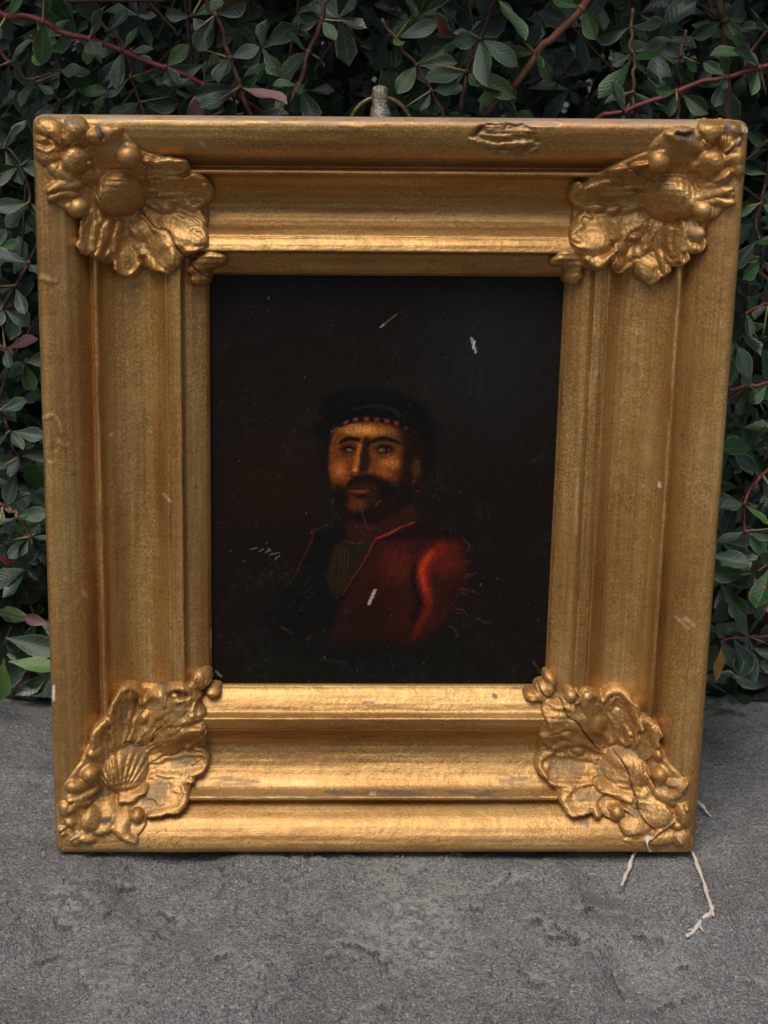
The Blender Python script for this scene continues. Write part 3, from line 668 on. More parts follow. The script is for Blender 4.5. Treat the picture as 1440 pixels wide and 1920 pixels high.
  ('S', [(890, 760), (935, 835), (1010, 880), (1090, 875), (1155, 805)], [22, 28, 32, 30, 20], 5.2), ('D', 1075, 815, 80, 34, -8, 3.6), ('C', [(1010, 815), (1120, 800)], 22, (0.42, 0.31, 0.17), 0.4),
  ('D', 290, 365, 92, 84, 0, 4.6), ('D', 260, 280, 60, 40, 0, 3.8), ('D', 570, 420, 76, 90, 20, 5.0), ('S', [(690, 320), (690, 420), (660, 520)], [24, 30, 26], 4.2), ('S', [(740, 420), (760, 500), (740, 540)], [18, 22, 18], 4.4), ('D', 775, 480, 24, 24, 0, 4.6), ('D', 440, 440, 120, 90, 40, 4.0),
  ('D', 430, 585, 66, 44, 25, 5.6), ('S', [(260, 560), (330, 530), (420, 525)], [22, 28, 22], 5.0), ('S', [(200, 490), (280, 470), (360, 490)], [22, 24, 18], 4.4), ('G', [(300, 470), (380, 460), (430, 475)], 18, 1.2),
  ('S', [(265, 585), (210, 600), (178, 645), (185, 700), (225, 735)], [20, 24, 26, 24, 18], 5.0), ('D', 350, 690, 100, 54, 5, 2.6), ('C', [(290, 690), (420, 700)], 48, (0.12, 0.10, 0.065), 0.42), ('S', [(255, 780), (380, 800), (510, 770)], [20, 26, 22], 4.4), ('D', 380, 815, 44, 30, 0, 4.6), ('S', [(360, 720), (440, 740), (520, 735)], [12, 14, 12], 3.8),
  ('S', [(355, 850), (330, 890), (360, 940), (420, 970), (490, 955)], [20, 24, 26, 26, 20], 4.8), ('D', 460, 880, 90, 50, 0, 3.0), ('C', [(440, 870), (560, 900)], 34, (0.10, 0.085, 0.055), 0.4),
  ('D', 552, 972, 36, 54, -20, 5.2), ('K', 688, 990, 54, 5.8), ('S', [(630, 935), (700, 925), (770, 950), (810, 985)], [14, 18, 18, 14], 4.8), ('C', [(760, 960), (800, 970)], 24, (0.16, 0.14, 0.11), 0.5),
  ('D', 730, 700, 168, 158, 0, 9.4), ('D', 700, 640, 100, 80, 0, 9.6), ('S', [(560, 790), (660, 830), (770, 885)], [26, 34, 26], 7.2), ('C', [(680, 570), (790, 575), (840, 610)], 26, (0.095, 0.08, 0.05), 0.5), ('C', [(590, 660), (580, 740)], 24, (0.13, 0.10, 0.06), 0.5),
  ('D', 820, 860, 110, 100, 0, 6.0), ('D', 945, 975, 128, 112, 30, 6.4), ('D', 1010, 900, 90, 60, 40, 5.0), ('G', [(1000, 920), (1040, 970), (1060, 1010)], 10, 1.4),
  ('D', 800, 1100, 100, 80, 15, 4.4), ('D', 850, 1060, 100, 70, 20, 4.6), ('D', 1140, 1040, 52, 95, -25, 5.2), ('D', 1160, 990, 30, 34, 0, 5.4), ('D', 1000, 1180, 120, 60, -10, 4.0), ('D', 1120, 1180, 70, 70, 0, 4.4), ('D', 1090, 1090, 50, 40, 0, 4.4), ('D', 960, 1140, 70, 50, -30, 4.2), ('G', [(740, 1180), (820, 1150), (900, 1170)], 16, 1.4),
  ('S', [(900, 1240), (888, 1190), (920, 1155), (960, 1110), (1010, 1080), (1070, 1035)], [5, 8, 8, 8, 8, 8], 5.2), ('C', [(905, 1245), (888, 1190), (925, 1155)], 9, (0.62, 0.58, 0.52), 0.85), ('C', [(925, 1150), (1000, 1095), (1070, 1035)], 8, (0.46, 0.39, 0.29), 0.6), ('G', [(930, 1170), (990, 1115), (1060, 1060)], 7, 1.8), ('S', [(1065, 1130), (1110, 1185)], [7, 5], 5.6), ('C', [(1065, 1130), (1110, 1185)], 8, (0.45, 0.36, 0.25), 0.8),
  ('G', [(165, 130), (185, 180), (240, 232), (310, 240), (340, 300), (365, 355), (430, 405), (470, 465), (530, 535), (580, 585)], 6, 1.9), ('G', [(650, 560), (700, 610), (745, 690), (765, 780), (800, 860), (820, 960), (880, 1050), (940, 1110)], 6, 1.9),
 ]),
}
PEARLS = {}
def make_ornament(key):
    zm, zf, feats = ORN[key]
    sx, sy = {'tl': (-1, 1), 'tr': (1, 1), 'bl': (-1, -1), 'br': (1, -1)}[key]
    N = 250; ext = 99.0
    a = np.linspace(-1.2, ext, N)
    A, B = np.meshgrid(a, a, indexing='ij')
    X, Y = sx * (FW / 2 - A), sy * (FH / 2 - B)
    S = np.clip(np.minimum(A, B), 0, RAIL)
    H0 = Hs(S)
    # smoothed moulding that the casting bridges
    Hb = np.zeros_like(H0); wsum = 0
    for da in np.arange(-9, 9.1, 3):
        for db in np.arange(-9, 9.1, 3):
            w = math.exp(-(da * da + db * db) / 50)
            Hb += w * Hd(np.clip(np.minimum(A + da, B + db), 1.0, RAIL)); wsum += w
    Hb = Hb / wsum; Hb = Hb + 0.0 * H0
    k = PX2MM / zf * 0.985          # zoom pixel -> mm
    def P2(x, y, lift=3.5):
        return pix_to_frame(*zm(x, y), lift)
    jx = (fbm(X / 5, Y / 5, 41, 3) - 0.5) * 1.4; jy = (fbm(X / 5, Y / 5, 57, 3) - 0.5) * 1.4   # hand-cast wobble
    Xw, Yw = X + jx, Y + jy
    acc = np.zeros_like(H0); pw = 5.5
    G = np.zeros_like(H0); T = np.zeros(H0.shape + (4,)); pearls = []; flut = np.zeros_like(H0)
    nz = fbm(X / 1.2, Y / 1.2, 70, 3)
    for f in feats:
        kind = f[0]
        hk = 1.15
        if kind in 'DK':
            if kind == 'K': x, y, rx, h = f[1:]; ry, ro = rx, 0
            else: x, y, rx, ry, ro, h = f[1:]
            h = h * hk if h < 8 else h * 1.1
            lift = min(h, 7)
            cx, cy = P2(x, y, lift); c_, s_ = math.cos(math.radians(-ro)), math.sin(math.radians(-ro))
            if kind == 'K':
                pearls.append((cx, cy, rx * k, h)); h = h * 0.55; rx = ry = rx * 1.12
            dx, dy = Xw - cx, Yw - cy
            u, v = (dx * c_ + dy * s_) / (rx * k), (-dx * s_ + dy * c_) / (ry * k)
            r2 = u * u + v * v
            hh = h * np.sqrt(np.clip(1 - r2, 0, 1)) if h < 9.8 else h * np.clip(1 - r2, 0, 1) ** 0.62
            acc += np.clip(hh, 0, None) ** pw
        elif kind == 'L':       # dished leaf lobe: base point, tip point, half width, height
            bx0, by0 = P2(f[1], f[2], 4); tx0, ty0 = P2(f[3], f[4], 3); hw, h = f[5] * k, f[6]
            Lx, Ly = tx0 - bx0, ty0 - by0; LL = math.hypot(Lx, Ly); ux, uy = Lx / LL, Ly / LL
            dx, dy = Xw - bx0, Yw - by0
            t = (dx * ux + dy * uy) / LL; w = (-dx * uy + dy * ux)
            tt = np.clip(t, 0, 1)
            half = hw * (0.42 + 0.58 * np.sin(np.pi * np.clip(tt * 0.72 + 0.02, 0, 1))) * (1 + 0.10 * np.cos(tt * 21 + f[1]))
            half = half * np.sqrt(np.clip((1.0 - tt) / 0.20, 0, 1)) ** np.where(tt > 0.80, 1, 0)
            sq = np.abs(w) / np.maximum(half, 1e-3)
            edge = np.sqrt(np.clip(1 - np.clip((sq - 0.62) / 0.38, 0, 1) ** 2, 0, 1)) * (sq < 1)
            prof = 0.62 + 0.38 * np.clip(sq, 0, 1) ** 2 + 0.30 * np.exp(-((tt - 0.86) / 0.10) ** 2) - 0.10 * np.exp(-(w / (hw * 0.10)) ** 2) + 0.07 * np.cos(sq * 9.5)
            hh = h * prof * edge * sstep(-0.12, 0.10, t) * (t < 1)
            acc += np.clip(hh, 0, None) ** pw
        elif kind == 'S':
            pts, r, h = f[1:]
            h = h * 1.12
            rs = [q * 1.25 for q in (r if isinstance(r, list) else [r] * len(pts))]
            full = smooth_line([list(P2(*p)) + [q * k] for p, q in zip(pts, rs)], 5)
            d, rr = seg_d(Xw, Yw, full[:, :2], full[:, 2])
            acc += (h * np.sqrt(np.clip(1 - (d / rr) ** 2, 0, 1))) ** pw
        elif kind == 'P':
            poly = [P2(*p, 2.0) for p in f[1]]
            sd = poly_sd(Xw, Yw, poly)
            acc += (f[2] * sstep(-0.6, f[3], sd)) ** pw
        elif kind == 'G':
            full = smooth_line([P2(*p) for p in f[1]], 4)
            wob = (fbm(X / 1.6, Y / 1.6, 12, 2) - 0.5) * 1.1
            d, _ = seg_d(X + wob, Y - wob, full)
            r = f[2] * k
            G += f[3] * np.exp(-(d / (r * 0.8)) ** 2)
            if f[2] <= 6:       # narrow cracks are coloured dark
                mk = sstep(1.0, 0.5, d / (r * 0.75)); a0 = T[..., 3]
                T[..., :3] = np.where((mk > a0)[..., None], (0.025, 0.018, 0.012), T[..., :3]); T[..., 3] = np.maximum(a0, mk * 0.95)
        elif kind == 'F':
            cx, cy = P2(f[1], f[2], 5)
            dx, dy = X - cx, (Y - cy)
            rr = np.hypot(dx, dy) / k; an = np.degrees(np.arctan2(dy, dx))
            msk = sstep(f[3], f[3] * 1.6, rr) * sstep(f[4], f[4] * 0.8, rr) * sstep(f[5] - 4, f[5] + 4, an) * sstep(f[6] + 4, f[6] - 4, an)
            flut += msk * f[8] * (np.cos(np.radians(an) * f[7] * 180 / (f[6] - f[5]) * 2) * 0.5)
        elif kind == 'C':
            full = smooth_line([P2(*p) for p in f[1]], 4)
            d, _ = seg_d(X, Y, full)
            mk = sstep(1.3, 0.5, d / (f[2] * k) + (nz - 0.5) * 1.2) * f[4]
            a0 = T[..., 3]; na = a0 + mk * (1 - a0)
            for i in range(3):
                T[..., i] = (T[..., i] * a0 * (1 - mk) + f[3][i] * mk) / np.maximum(na, 1e-5)
            T[..., 3] = na
    rel = acc ** (1 / pw)
    def soft(a_, n_):
        kk_ = np.array([1, 2, 3, 2, 1], float) / 9
        for _ in range(n_):
            a_ = sum(wt * np.roll(a_, q - 2, 0) for q, wt in enumerate(kk_)); a_ = sum(wt * np.roll(a_, q - 2, 1) for q, wt in enumerate(kk_))
        return a_
    inw = sstep(-0.6, 3.4, np.minimum(A, B))
    rel = rel * (0.12 + 0.88 * inw)
    rel = np.where(rel > 0.35, 0.5 * soft(rel, 1) + 0.5 * rel, rel)        # edges softened by layers of gesso and paint
    on = sstep(0.5, 2.2, rel)
    rel2 = rel + flut * on - np.minimum(G, rel * 0.8) * on + on * ((fbm(X / 3.2, Y / 3.2, 61, 3) - 0.5) * 0.9 + (fbm(X / 1.1, Y / 1.1, 62, 3) - 0.5) * 0.35)
    Z = H0 + (Hb - H0) * sstep(0.35, 1.2, rel) * inw + rel2 - 0.5
    keep = rel > 0.35
    kf = keep[:-1, :-1] | keep[1:, :-1] | keep[1:, 1:] | keep[:-1, 1:]
    faces = grid_faces(N, N)[kf.ravel()]
    x, y = round_corner(np.clip(X, -FW / 2, FW / 2), np.clip(Y, -FH / 2, FH / 2))
    x = x + (X - np.clip(X, -FW / 2, FW / 2)); y = y + (Y - np.clip(Y, -FH / 2, FH / 2))
    x, y = warp(x, y)
    V = np.stack([x, y, Z], -1).reshape(-1, 3)
    used = np.unique(faces); remap = -np.ones(len(V), np.int64); remap[used] = np.arange(len(used))
    faces = remap[faces]
    o = mesh_obj('corner_ornament', fl(V[used]), faces, M_ORN, frame, cols=T.reshape(-1, 4)[used])
    me = o.data; nn = np.zeros(len(me.polygons) * 3); me.polygons.foreach_get('normal', nn)
    if nn.reshape(-1, 3)[:, 2].mean() < 0: me.flip_normals()
    # pearls: their own little rounded beads
    for cx, cy, r, h in pearls:
        ia = int(np.clip(round((FW / 2 - sx * cx + 1.2) / (ext + 1.2) * (N - 1)), 0, N - 1)); ib = int(np.clip(round((FH / 2 - sy * cy + 1.2) / (ext + 1.2) * (N - 1)), 0, N - 1))
        z0 = Hb[ia, ib] + 1.5
        PV = []; nu, nvv = 20, 12
        for j in range(nvv + 1):
            ph = -0.5 + (math.pi / 2 + 0.5) * j / nvv
            for i in range(nu):
                th = 2 * math.pi * i / nu
                q = 1 + (0.06 * math.sin(3 * th + cx) + 0.04 * math.sin(5 * th + cy)) * math.cos(ph)
                PV.append((cx + r * q * math.cos(th) * math.cos(ph), cy + r * q * math.sin(th) * math.cos(ph), z0 + h * 0.78 * math.sin(ph)))
        PF = [(j * nu + i, j * nu + (i + 1) % nu, (j + 1) * nu + (i + 1) % nu, (j + 1) * nu + i) for j in range(nvv) for i in range(nu)]
        PV = np.array(PV); wx, wy = warp(PV[:, 0], PV[:, 1]); PV[:, 0], PV[:, 1] = wx, wy
        mesh_obj('bead', fl(PV), PF, M_ORN, o, cols=np.zeros((len(PV), 4)))
    return o
orn_labels = {'tl': 'leaf ornament with a long crack running to the picture', 'tr': 'leaf ornament with a dark worn pit and chipped white tip', 'bl': 'leaf ornament with fluted shell and grey worn hollows', 'br': 'cracked leaf ornament with white plaster showing at the corner'}
for kk in ('tl', 'tr', 'bl', 'br'):
    make_ornament(kk)['label'] = orn_labels[kk]

# ------------------------------------------------------------------ hanging ring behind the top rail
zr = Z_BACK - 1.0
def fz(px, py, z=zr):
    return on_plane_z(px, py, z)
rc = fz(714, 243); k1 = abs(fz(814, 243)[0] - fz(714, 243)[0]) / 100
pts = []
for i in range(41):
    an = 2 * math.pi * i / 40
    pts.append((rc[0] + 59 * k1 * math.cos(an), rc[1] + 59 * k1 * math.sin(an), zr - 1.0))
V, F = tube([tuple(fl(np.array(p))) for p in pts], [4.6 * k1 / 1000] * 41, 10, False)
mesh_obj('hanging_ring', V, F, M_BRASS, frame)
ctrl = [(713, 262, 22), (713, 232, 22), (713, 214, 21), (713, 205, 17), (712, 195, 14.5), (712, 182, 14.5), (712, 172, 15.5), (712, 165, 14), (712, 161, 9), (712, 159.5, 2)]
PVs = []; n = 18
for px, py, r in ctrl:
    c0 = fz(px, py, zr + 0.5)
    for i in range(n):
        an = 2 * math.pi * i / n
        q = r * k1 * (1 + 0.10 * math.sin(2.6 * an + py * 0.31) + 0.05 * math.sin(5 * an + py))
        if 0.9 < an < 1.9 and py < 200: q *= 0.82
        PVs.append((c0[0] + q * math.cos(an), c0[1], c0[2] + q * 0.75 * math.sin(an)))
PFs = [(j * n + i, j * n + (i + 1) % n, (j + 1) * n + (i + 1) % n, (j + 1) * n + i) for j in range(len(ctrl) - 1) for i in range(n)]
mesh_obj('ring_post', fl(np.array(PVs)), PFs, M_IRON, frame)

# ================================================================== PAINTING (its own panel set into the frame)
def lin(c):
    c = np.asarray(c, float) / 255.0
    return np.where(c <= 0.04045, c / 12.92, ((c + 0.055) / 1.055) ** 2.4)
def make_painting():
    nx, ny = 430, 500
    wx, wy = FW / 2 - RAIL + 3, FH / 2 - RAIL + 3
    xs, ys = np.linspace(-wx, wx, nx), np.linspace(-wy, wy, ny)
    X, Y = np.meshgrid(xs, ys, indexing='ij')
    x, y = warp(X, Y)
    zp = Z_SIGHT + 0.5
    P = np.stack([x, y, np.full_like(x, zp)], -1)
    pix = fpix(P)
    # canvas coordinates of the little portrait
    U, Vv = (pix[..., 0] - 480) * 3.1304, (pix[..., 1] - 700) * 3.1304
    wob = 3.5
    Un = U + (fbm(U / 26, Vv / 26, 5, 3) - 0.5) * 2 * wob; Vn = Vv + (fbm(U / 26, Vv / 26, 9, 3) - 0.5) * 2 * wob
    C = np.zeros(X.shape + (3,)); C[:] = lin((21, 16, 11))
    def lay(mask, c):
        mk = np.clip(mask, 0, 1)[..., None]; C[:] = C * (1 - mk) + lin(c) * mk
    def E(cx, cy, rx, ry, c, a=1.0, soft=0.5, ro=0.0):
        co, si = math.cos(math.radians(ro)), math.sin(math.radians(ro))
        u, v = ((Un - cx) * co + (Vn - cy) * si) / rx, (-(Un - cx) * si + (Vn - cy) * co) / ry
        lay(sstep(1.0, 1.0 - soft, np.sqrt(u * u + v * v)) * a, c)
    def L(pts, w, c, a=1.0, soft=0.7):
        ws = w if isinstance(w, list) else [w] * len(pts)
        full = smooth_line([list(p) + [q] for p, q in zip(pts, ws)], 5)
        d, rr = seg_d(Un, Vn, full[:, :2], full[:, 2])
        lay(sstep(1.0, 1.0 - soft, d / rr) * a, c)
    def Pg(poly, c, a=1.0, soft=14):
        lay(sstep(-soft * 0.5, soft * 0.5, poly_sd(Un, Vn, poly)) * a, c)
    # ground: warm brown to the left of the sitter, greenish black below
    E(80, 680, 520, 620, (31, 17, 9), 0.9, 0.9); E(150, 1000, 500, 300, (22, 15, 10), 0.7, 0.9)
    E(1350, -100, 700, 800, (30, 29, 27), 0.8, 1.0); E(600, 1700, 1300, 330, (19, 20, 15), 0.9, 0.9)  # upper right: grey sky reflection on the varnish, painted into the colour
    E(640, 360, 700, 460, (32, 23, 14), 0.9, 1.0)
    # coat
    Pg([(350, 930), (560, 880), (700, 960), (520, 1500), (60, 1580), (60, 1420), (180, 1250)], (10, 12, 11), 0.9, 90)
    Pg([(700, 975), (960, 890), (1210, 960), (1245, 1200), (1130, 1420), (960, 1600), (420, 1600), (500, 1380), (600, 1180)], (47, 17, 10), 1, 60)
    E(830, 1120, 170, 190, (78, 25, 14), 0.9, 1.0, 20); E(760, 1330, 260, 170, (42, 12, 8), 0.7, 0.9)
    Pg([(960, 880), (1220, 955), (1120, 965), (900, 975), (720, 985)], (20, 10, 8), 0.8, 30)
    E(1120, 1110, 140, 150, (86, 26, 14), 0.9, 1.0); E(1150, 1290, 130, 170, (36, 11, 7), 0.85, 1.0); E(640, 1420, 240, 170, (24, 11, 8), 0.7, 1.0)
    L([(930, 1120), (925, 1230), (955, 1340), (930, 1440)], [20, 40, 44, 40], (20, 8, 6), 0.9, 0.9)
    L([(1080, 1030), (1010, 1090), (985, 1180), (1000, 1270), (1010, 1340)], [60, 74, 66, 56, 40], (128, 36, 18), 0.75, 1.0)
    L([(1040, 1050), (990, 1110), (974, 1190), (992, 1270)], [24, 34, 30, 20], (176, 50, 20), 0.75, 0.95)
    L([(1010, 1330), (1000, 1400), (950, 1490), (925, 1560)], [34, 40, 34, 22], (100, 27, 14), 0.75, 1.0)
    L([(1060, 1050), (1100, 1025), (1180, 1020)], [44, 54, 40], (96, 22, 10), 0.6, 1.0)
    E(680, 1620, 620, 190, (16, 14, 11), 0.85, 0.9)
    # shirt and neck
    Pg([(545, 850), (900, 770), (960, 860), (700, 985), (560, 1000), (520, 930)], (42, 20, 11), 1, 40)
    E(640, 905, 90, 50, (58, 28, 14), 0.8, 0.9); E(860, 800, 110, 50, (48, 18, 10), 0.7, 0.9)
    Pg([(520, 970), (560, 990), (690, 985), (560, 1230), (470, 1330), (410, 1220), (450, 1030)], (34, 25, 12), 1, 30)
    for a, b in (((470, 1010), (440, 1200)), ((498, 1020), (478, 1240)), ((520, 1030), (500, 1260)), ((545, 1030), (520, 1220))):
        L([a, ((a[0] + b[0]) / 2 + 6, (a[1] + b[1]) / 2), b], 7, (62, 47, 22), 0.45, 1.0)
    L([(525, 980), (570, 996), (640, 992)], 5, (70, 42, 22), 0.8)
    # collar edging
    L([(930, 872), (850, 905), (780, 940), (702, 972)], [5, 8, 9, 8], (150, 42, 27), 0.9)
    L([(702, 972), (670, 1030), (630, 1110), (570, 1200), (510, 1300)], [9, 8, 7, 6, 3], (100, 32, 20), 0.85)
    L([(440, 880), (380, 905), (335, 925), (325, 985), (280, 1080), (230, 1180), (180, 1250)], [3, 6, 8, 8, 6, 6, 3], (66, 28, 19), 0.8)
    # hat and hair
    E(690, 225, 370, 150, (5, 9, 7), 1, 0.22, 5); E(400, 330, 120, 90, (8, 9, 8), 0.9, 0.7); E(960, 330, 160, 130, (8, 9, 8), 0.95, 0.6); E(640, 130, 280, 90, (10, 12, 11), 0.7, 0.8)
    E(980, 480, 110, 220, (12, 9, 7), 0.9, 0.8); E(410, 480, 60, 180, (13, 9, 7), 0.9, 0.8)
    L([(560, 215), (680, 190), (800, 210), (860, 245)], [10, 16, 14, 8], (18, 34, 22), 0.7, 0.9)
    # face
    Pg([(462, 330), (560, 290), (700, 285), (830, 315), (905, 400), (925, 560), (890, 680), (820, 780), (700, 850), (600, 840), (520, 770), (455, 670), (428, 560), (436, 430)], (104, 54, 18), 1, 30)
    E(915, 520, 110, 260, (32, 16, 8), 1, 1.0); E(860, 660, 110, 130, (40, 18, 9), 0.9, 1.0)
    E(640, 335, 190, 48, (200, 126, 54), 0.95, 0.9, 2); E(560, 330, 80, 40, (160, 106, 54), 0.7, 0.9); E(800, 350, 60, 40, (110, 66, 30), 0.7, 0.9)
    E(490, 570, 66, 90, (164, 86, 30), 0.95, 0.9); E(480, 640, 50, 60, (108, 56, 24), 0.8, 0.9)
    E(780, 525, 100, 66, (170, 96, 30), 0.95, 1.0); E(745, 590, 80, 44, (150, 66, 26), 0.8, 1.0); E(830, 600, 60, 60, (92, 40, 18), 0.7, 0.9)
    Pg([(822, 320), (940, 370), (970, 700), (800, 830), (812, 690), (850, 560), (858, 440)], (24, 12, 7), 0.95, 70)
    Pg([(448, 630), (505, 672), (545, 632), (600, 616), (700, 618), (790, 668), (900, 640), (900, 740), (800, 820), (700, 880), (600, 875), (520, 815), (465, 730)], (24, 12, 7), 0.85, 44)
    E(590, 775, 78, 56, (98, 46, 18), 0.9, 0.9); E(545, 690, 34, 50, (66, 32, 15), 0.6, 1.0)
    # sockets, nose
    E(540, 442, 74, 50, (36, 18, 9), 0.97, 0.75); E(752, 442, 104, 50, (38, 19, 9), 0.97, 0.75)
    L([(650, 390), (640, 450), (640, 520), (625, 580)], [30, 44, 48, 40], (32, 16, 8), 0.95, 0.72)
    L([(612, 420), (600, 465), (590, 520), (578, 565)], [20, 20, 23, 26], (172, 98, 40), 0.85, 0.9)
    E(584, 566, 26, 22, (186, 120, 62), 0.8, 1.0); E(548, 585, 18, 24, (112, 60, 28), 0.8, 0.8); E(640, 588, 36, 26, (78, 40, 18), 0.85, 0.8)
    L([(548, 602), (590, 612), (640, 606), (668, 596)], [7, 9, 9, 5], (30, 15, 8), 0.9, 0.8)
    # eyes
    for cx, cy, s, ix in ((540, 450, 0.85, 527), (752, 450, 1.05, 768)):
        E(cx, cy, 38 * s, 12 * s, (96, 68, 40), 0.9, 0.6, 4); E(cx + 10 * (s < 1) - 18 * (s > 1), cy, 14 * s, 9 * s, (140, 116, 82), 0.65, 1.0); E(ix, cy - 2, 15 * s, 15 * s, (14, 9, 7), 1, 0.4)
        L([(cx - 52 * s, cy + 2), (cx - 20 * s, cy - 18 * s), (cx + 20 * s, cy - 19 * s), (cx + 58 * s, cy - 2)], [4, 8, 8, 4], (18, 10, 7), 1, 0.5)
        L([(cx - 44 * s, cy + 10), (cx, cy + 19 * s), (cx + 50 * s, cy + 10)], [3, 5, 3], (48, 24, 12), 0.9, 0.6)
        E(ix + 8, cy - 6, 5, 5, (150, 135, 110), 0.8, 0.8)
        L([(cx - 40 * s, cy + 34 * s), (cx, cy + 42 * s), (cx + 50 * s, cy + 30 * s)], [4, 7, 4], (70, 38, 18), 0.8, 0.8)
    E(700, 452, 12, 8, (120, 46, 30), 0.8, 0.7)
    L([(484, 414), (520, 392), (560, 384), (604, 390)], [8, 18, 20, 14], (12, 8, 6), 0.97, 0.6)
    L([(650, 420), (690, 396), (745, 384), (800, 392), (846, 416)], [10, 18, 22, 18, 9], (12, 8, 6), 0.97, 0.6)
    # moustache, mouth, beard
    L([(540, 655), (580, 628), (640, 618), (700, 622), (760, 650), (800, 680)], [22, 38, 42, 46, 54, 44], (16, 9, 6), 0.92, 0.8)
    E(790, 745, 150, 120, (18, 10, 7), 0.9, 0.95, -30); E(500, 705, 56, 110, (17, 10, 7), 0.98, 0.85, -15); E(640, 820, 190, 86, (17, 10, 7), 0.97, 0.85); E(760, 700, 90, 70, (16, 10, 7), 0.9, 0.9)
    E(600, 775, 80, 54, (98, 47, 19), 0.7, 1.0); E(560, 735, 30, 40, (74, 36, 16), 0.6, 1.0)
    L([(560, 672), (600, 664), (640, 668), (690, 674)], [5, 8, 8, 4], (52, 18, 12), 0.95, 0.6); L([(560, 690), (610, 694), (660, 688)], [10, 18, 10], (118, 50, 32), 0.85, 1.0)
    L([(555, 680), (620, 680), (690, 680)], 4, (24, 10, 8), 0.9); E(625, 722, 44, 15, (18, 10, 7), 0.95, 0.7)
    # ear, band on the hat
    E(940, 560, 40, 90, (70, 42, 16), 0.75, 0.8); E(928, 636, 24, 20, (92, 32, 15), 0.8, 0.9)
    L([(500, 300), (580, 274), (660, 268), (740, 276), (830, 298), (900, 330)], 18, (14, 12, 10), 0.95, 0.4)
    for bx_, by_, an in ((528, 288, -22), (585, 272, -14), (648, 269, 0), (708, 271, 4), (768, 281, 10), (824, 294, 14)):
        Pg([(bx_ - 15, by_ - 9 - an * 0.3), (bx_ + 13, by_ - 12 + an * 0.2), (bx_ + 15, by_ + 9 + an * 0.3), (bx_ - 13, by_ + 11 - an * 0.2)], (120, 46, 26), 0.85, 9)
    E(880, 322, 18, 14, (86, 34, 22), 0.8, 0.7); E(924, 345, 12, 12, (60, 26, 18), 0.7, 0.7)
    # trimming on the sleeve
    for q in ([(1222, 1108), (1240, 1100)], [(1255, 1110), (1262, 1096)], [(1232, 1180), (1290, 1172)], [(1228, 1196), (1270, 1190)], [(1200, 1262), (1240, 1274)], [(1205, 1285), (1236, 1296)], [(1268, 1278), (1306, 1296)], [(1172, 1384), (1215, 1390), (1240, 1420)], [(1180, 1410), (1210, 1408)], [(1130, 1485), (1165, 1500), (1185, 1545)], [(1300, 1440), (1368, 1470)], [(300, 1565), (320, 1540)], [(150, 1490), (210, 1525)]):
        L(q, 9, (84, 38, 26), 0.6, 1.0)
    L([(1215, 970), (1250, 1010), (1240, 1050)], [8, 10, 6], (58, 46, 22), 0.7, 0.8)
    # worked brush strokes: short dabs that break the smooth passages
    r4 = np.random.default_rng(21)
    ang = fbm(U / 160, Vv / 160, 71, 2) * 5.0
    ca, sa = np.cos(ang), np.sin(ang)
    dab = fbm((U * ca + Vv * sa) / 26, (-U * sa + Vv * ca) / 6.5, 72, 3) - 0.5
    lum = C.max(-1)
    C *= (1 + 1.5 * dab * sstep(0.004, 0.03, lum))[..., None]
    # brush texture and fine craquelure
    br = fbm(U / 9, Vv / 30, 3, 3); C *= (0.72 + 0.56 * br)[..., None]
    cr = np.abs(fbm(U / 34, Vv / 20, 15, 3) - 0.5)
    C *= (1 - 0.35 * sstep(0.012, 0.0, cr) * sstep(0.02, 0.08, C.max(-1)))[..., None]
    # paint losses, scratches and dust
    def fleck(pts, r, c, a=1.0):
        full = smooth_line([((px - 480) * 3.1304, (py - 700) * 3.1304) for px, py in pts], 4)
        d, _ = seg_d(U, Vv, full); lay(sstep(1.2, 0.5, d / (r * 0.72 * 3.13) + (fbm(U / 5, Vv / 5, 2, 2) - 0.5) * 1.3) * a * 0.85, c)
    fleck([(703, 1107), (697, 1120), (692, 1132)], 4.2, (176, 160, 144)); fleck([(884, 634), (888, 646), (892, 660)], 3.4, (150, 168, 166)); fleck([(890, 640), (887, 652)], 2.2, (205, 215, 210))
    fleck([(714, 613), (720, 608)], 2.4, (150, 150, 135), 0.9); fleck([(722, 606), (740, 592), (746, 588)], 1.4, (120, 105, 80), 0.8); fleck([(635, 880), (638, 884)], 3.5, (150, 116, 100), 0.8)
    for q in ([(470, 1030), (482, 1027)], [(486, 1034), (494, 1029)], [(498, 1036), (506, 1030)], [(506, 1040), (524, 1036)], [(516, 1048), (524, 1042)], [(502, 1028), (507, 1033)]):
        fleck(q, 1.6, (125, 120, 110), 0.6)
    fleck([(625, 935), (622, 947)], 1.0, (90, 78, 66), 0.5); fleck([(676, 945), (680, 962), (685, 982)], 0.9, (110, 88, 66), 0.6); fleck([(704, 948), (714, 938)], 1.1, (110, 85, 62), 0.6)
    fleck([(500, 578), (506, 584)], 1.2, (80, 80, 80), 0.7); fleck([(404, 1258), (414, 1268)], 3.0, (140, 138, 132), 0.6); fleck([(1000, 1240), (1014, 1262)], 2.2, (90, 88, 82), 0.5)
    fleck([(600, 1236), (650, 1242)], 4.5, (34, 36, 38), 0.6)
    r2 = np.random.default_rng(5)
    dust = np.zeros(X.shape)
    for _ in range(230):
        i, j = r2.integers(3, nx - 5), r2.integers(3, ny - 5); s = r2.random() ** 4
        di, dj = r2.integers(0, 2), r2.integers(0, 3)
        dust[i:i + 1 + di * (s > .4), j:j + 1 + dj] = np.maximum(dust[i:i + 1 + di * (s > .4), j:j + 1 + dj], 0.10 + 0.6 * s)
    film = sstep(0.5, 0.75, fbm(pix[..., 0] / 60, pix[..., 1] / 60, 44, 4)) * sstep(0.55, 0.8, fbm(pix[..., 0] / 4, pix[..., 1] / 4, 45, 2)) * 0.25
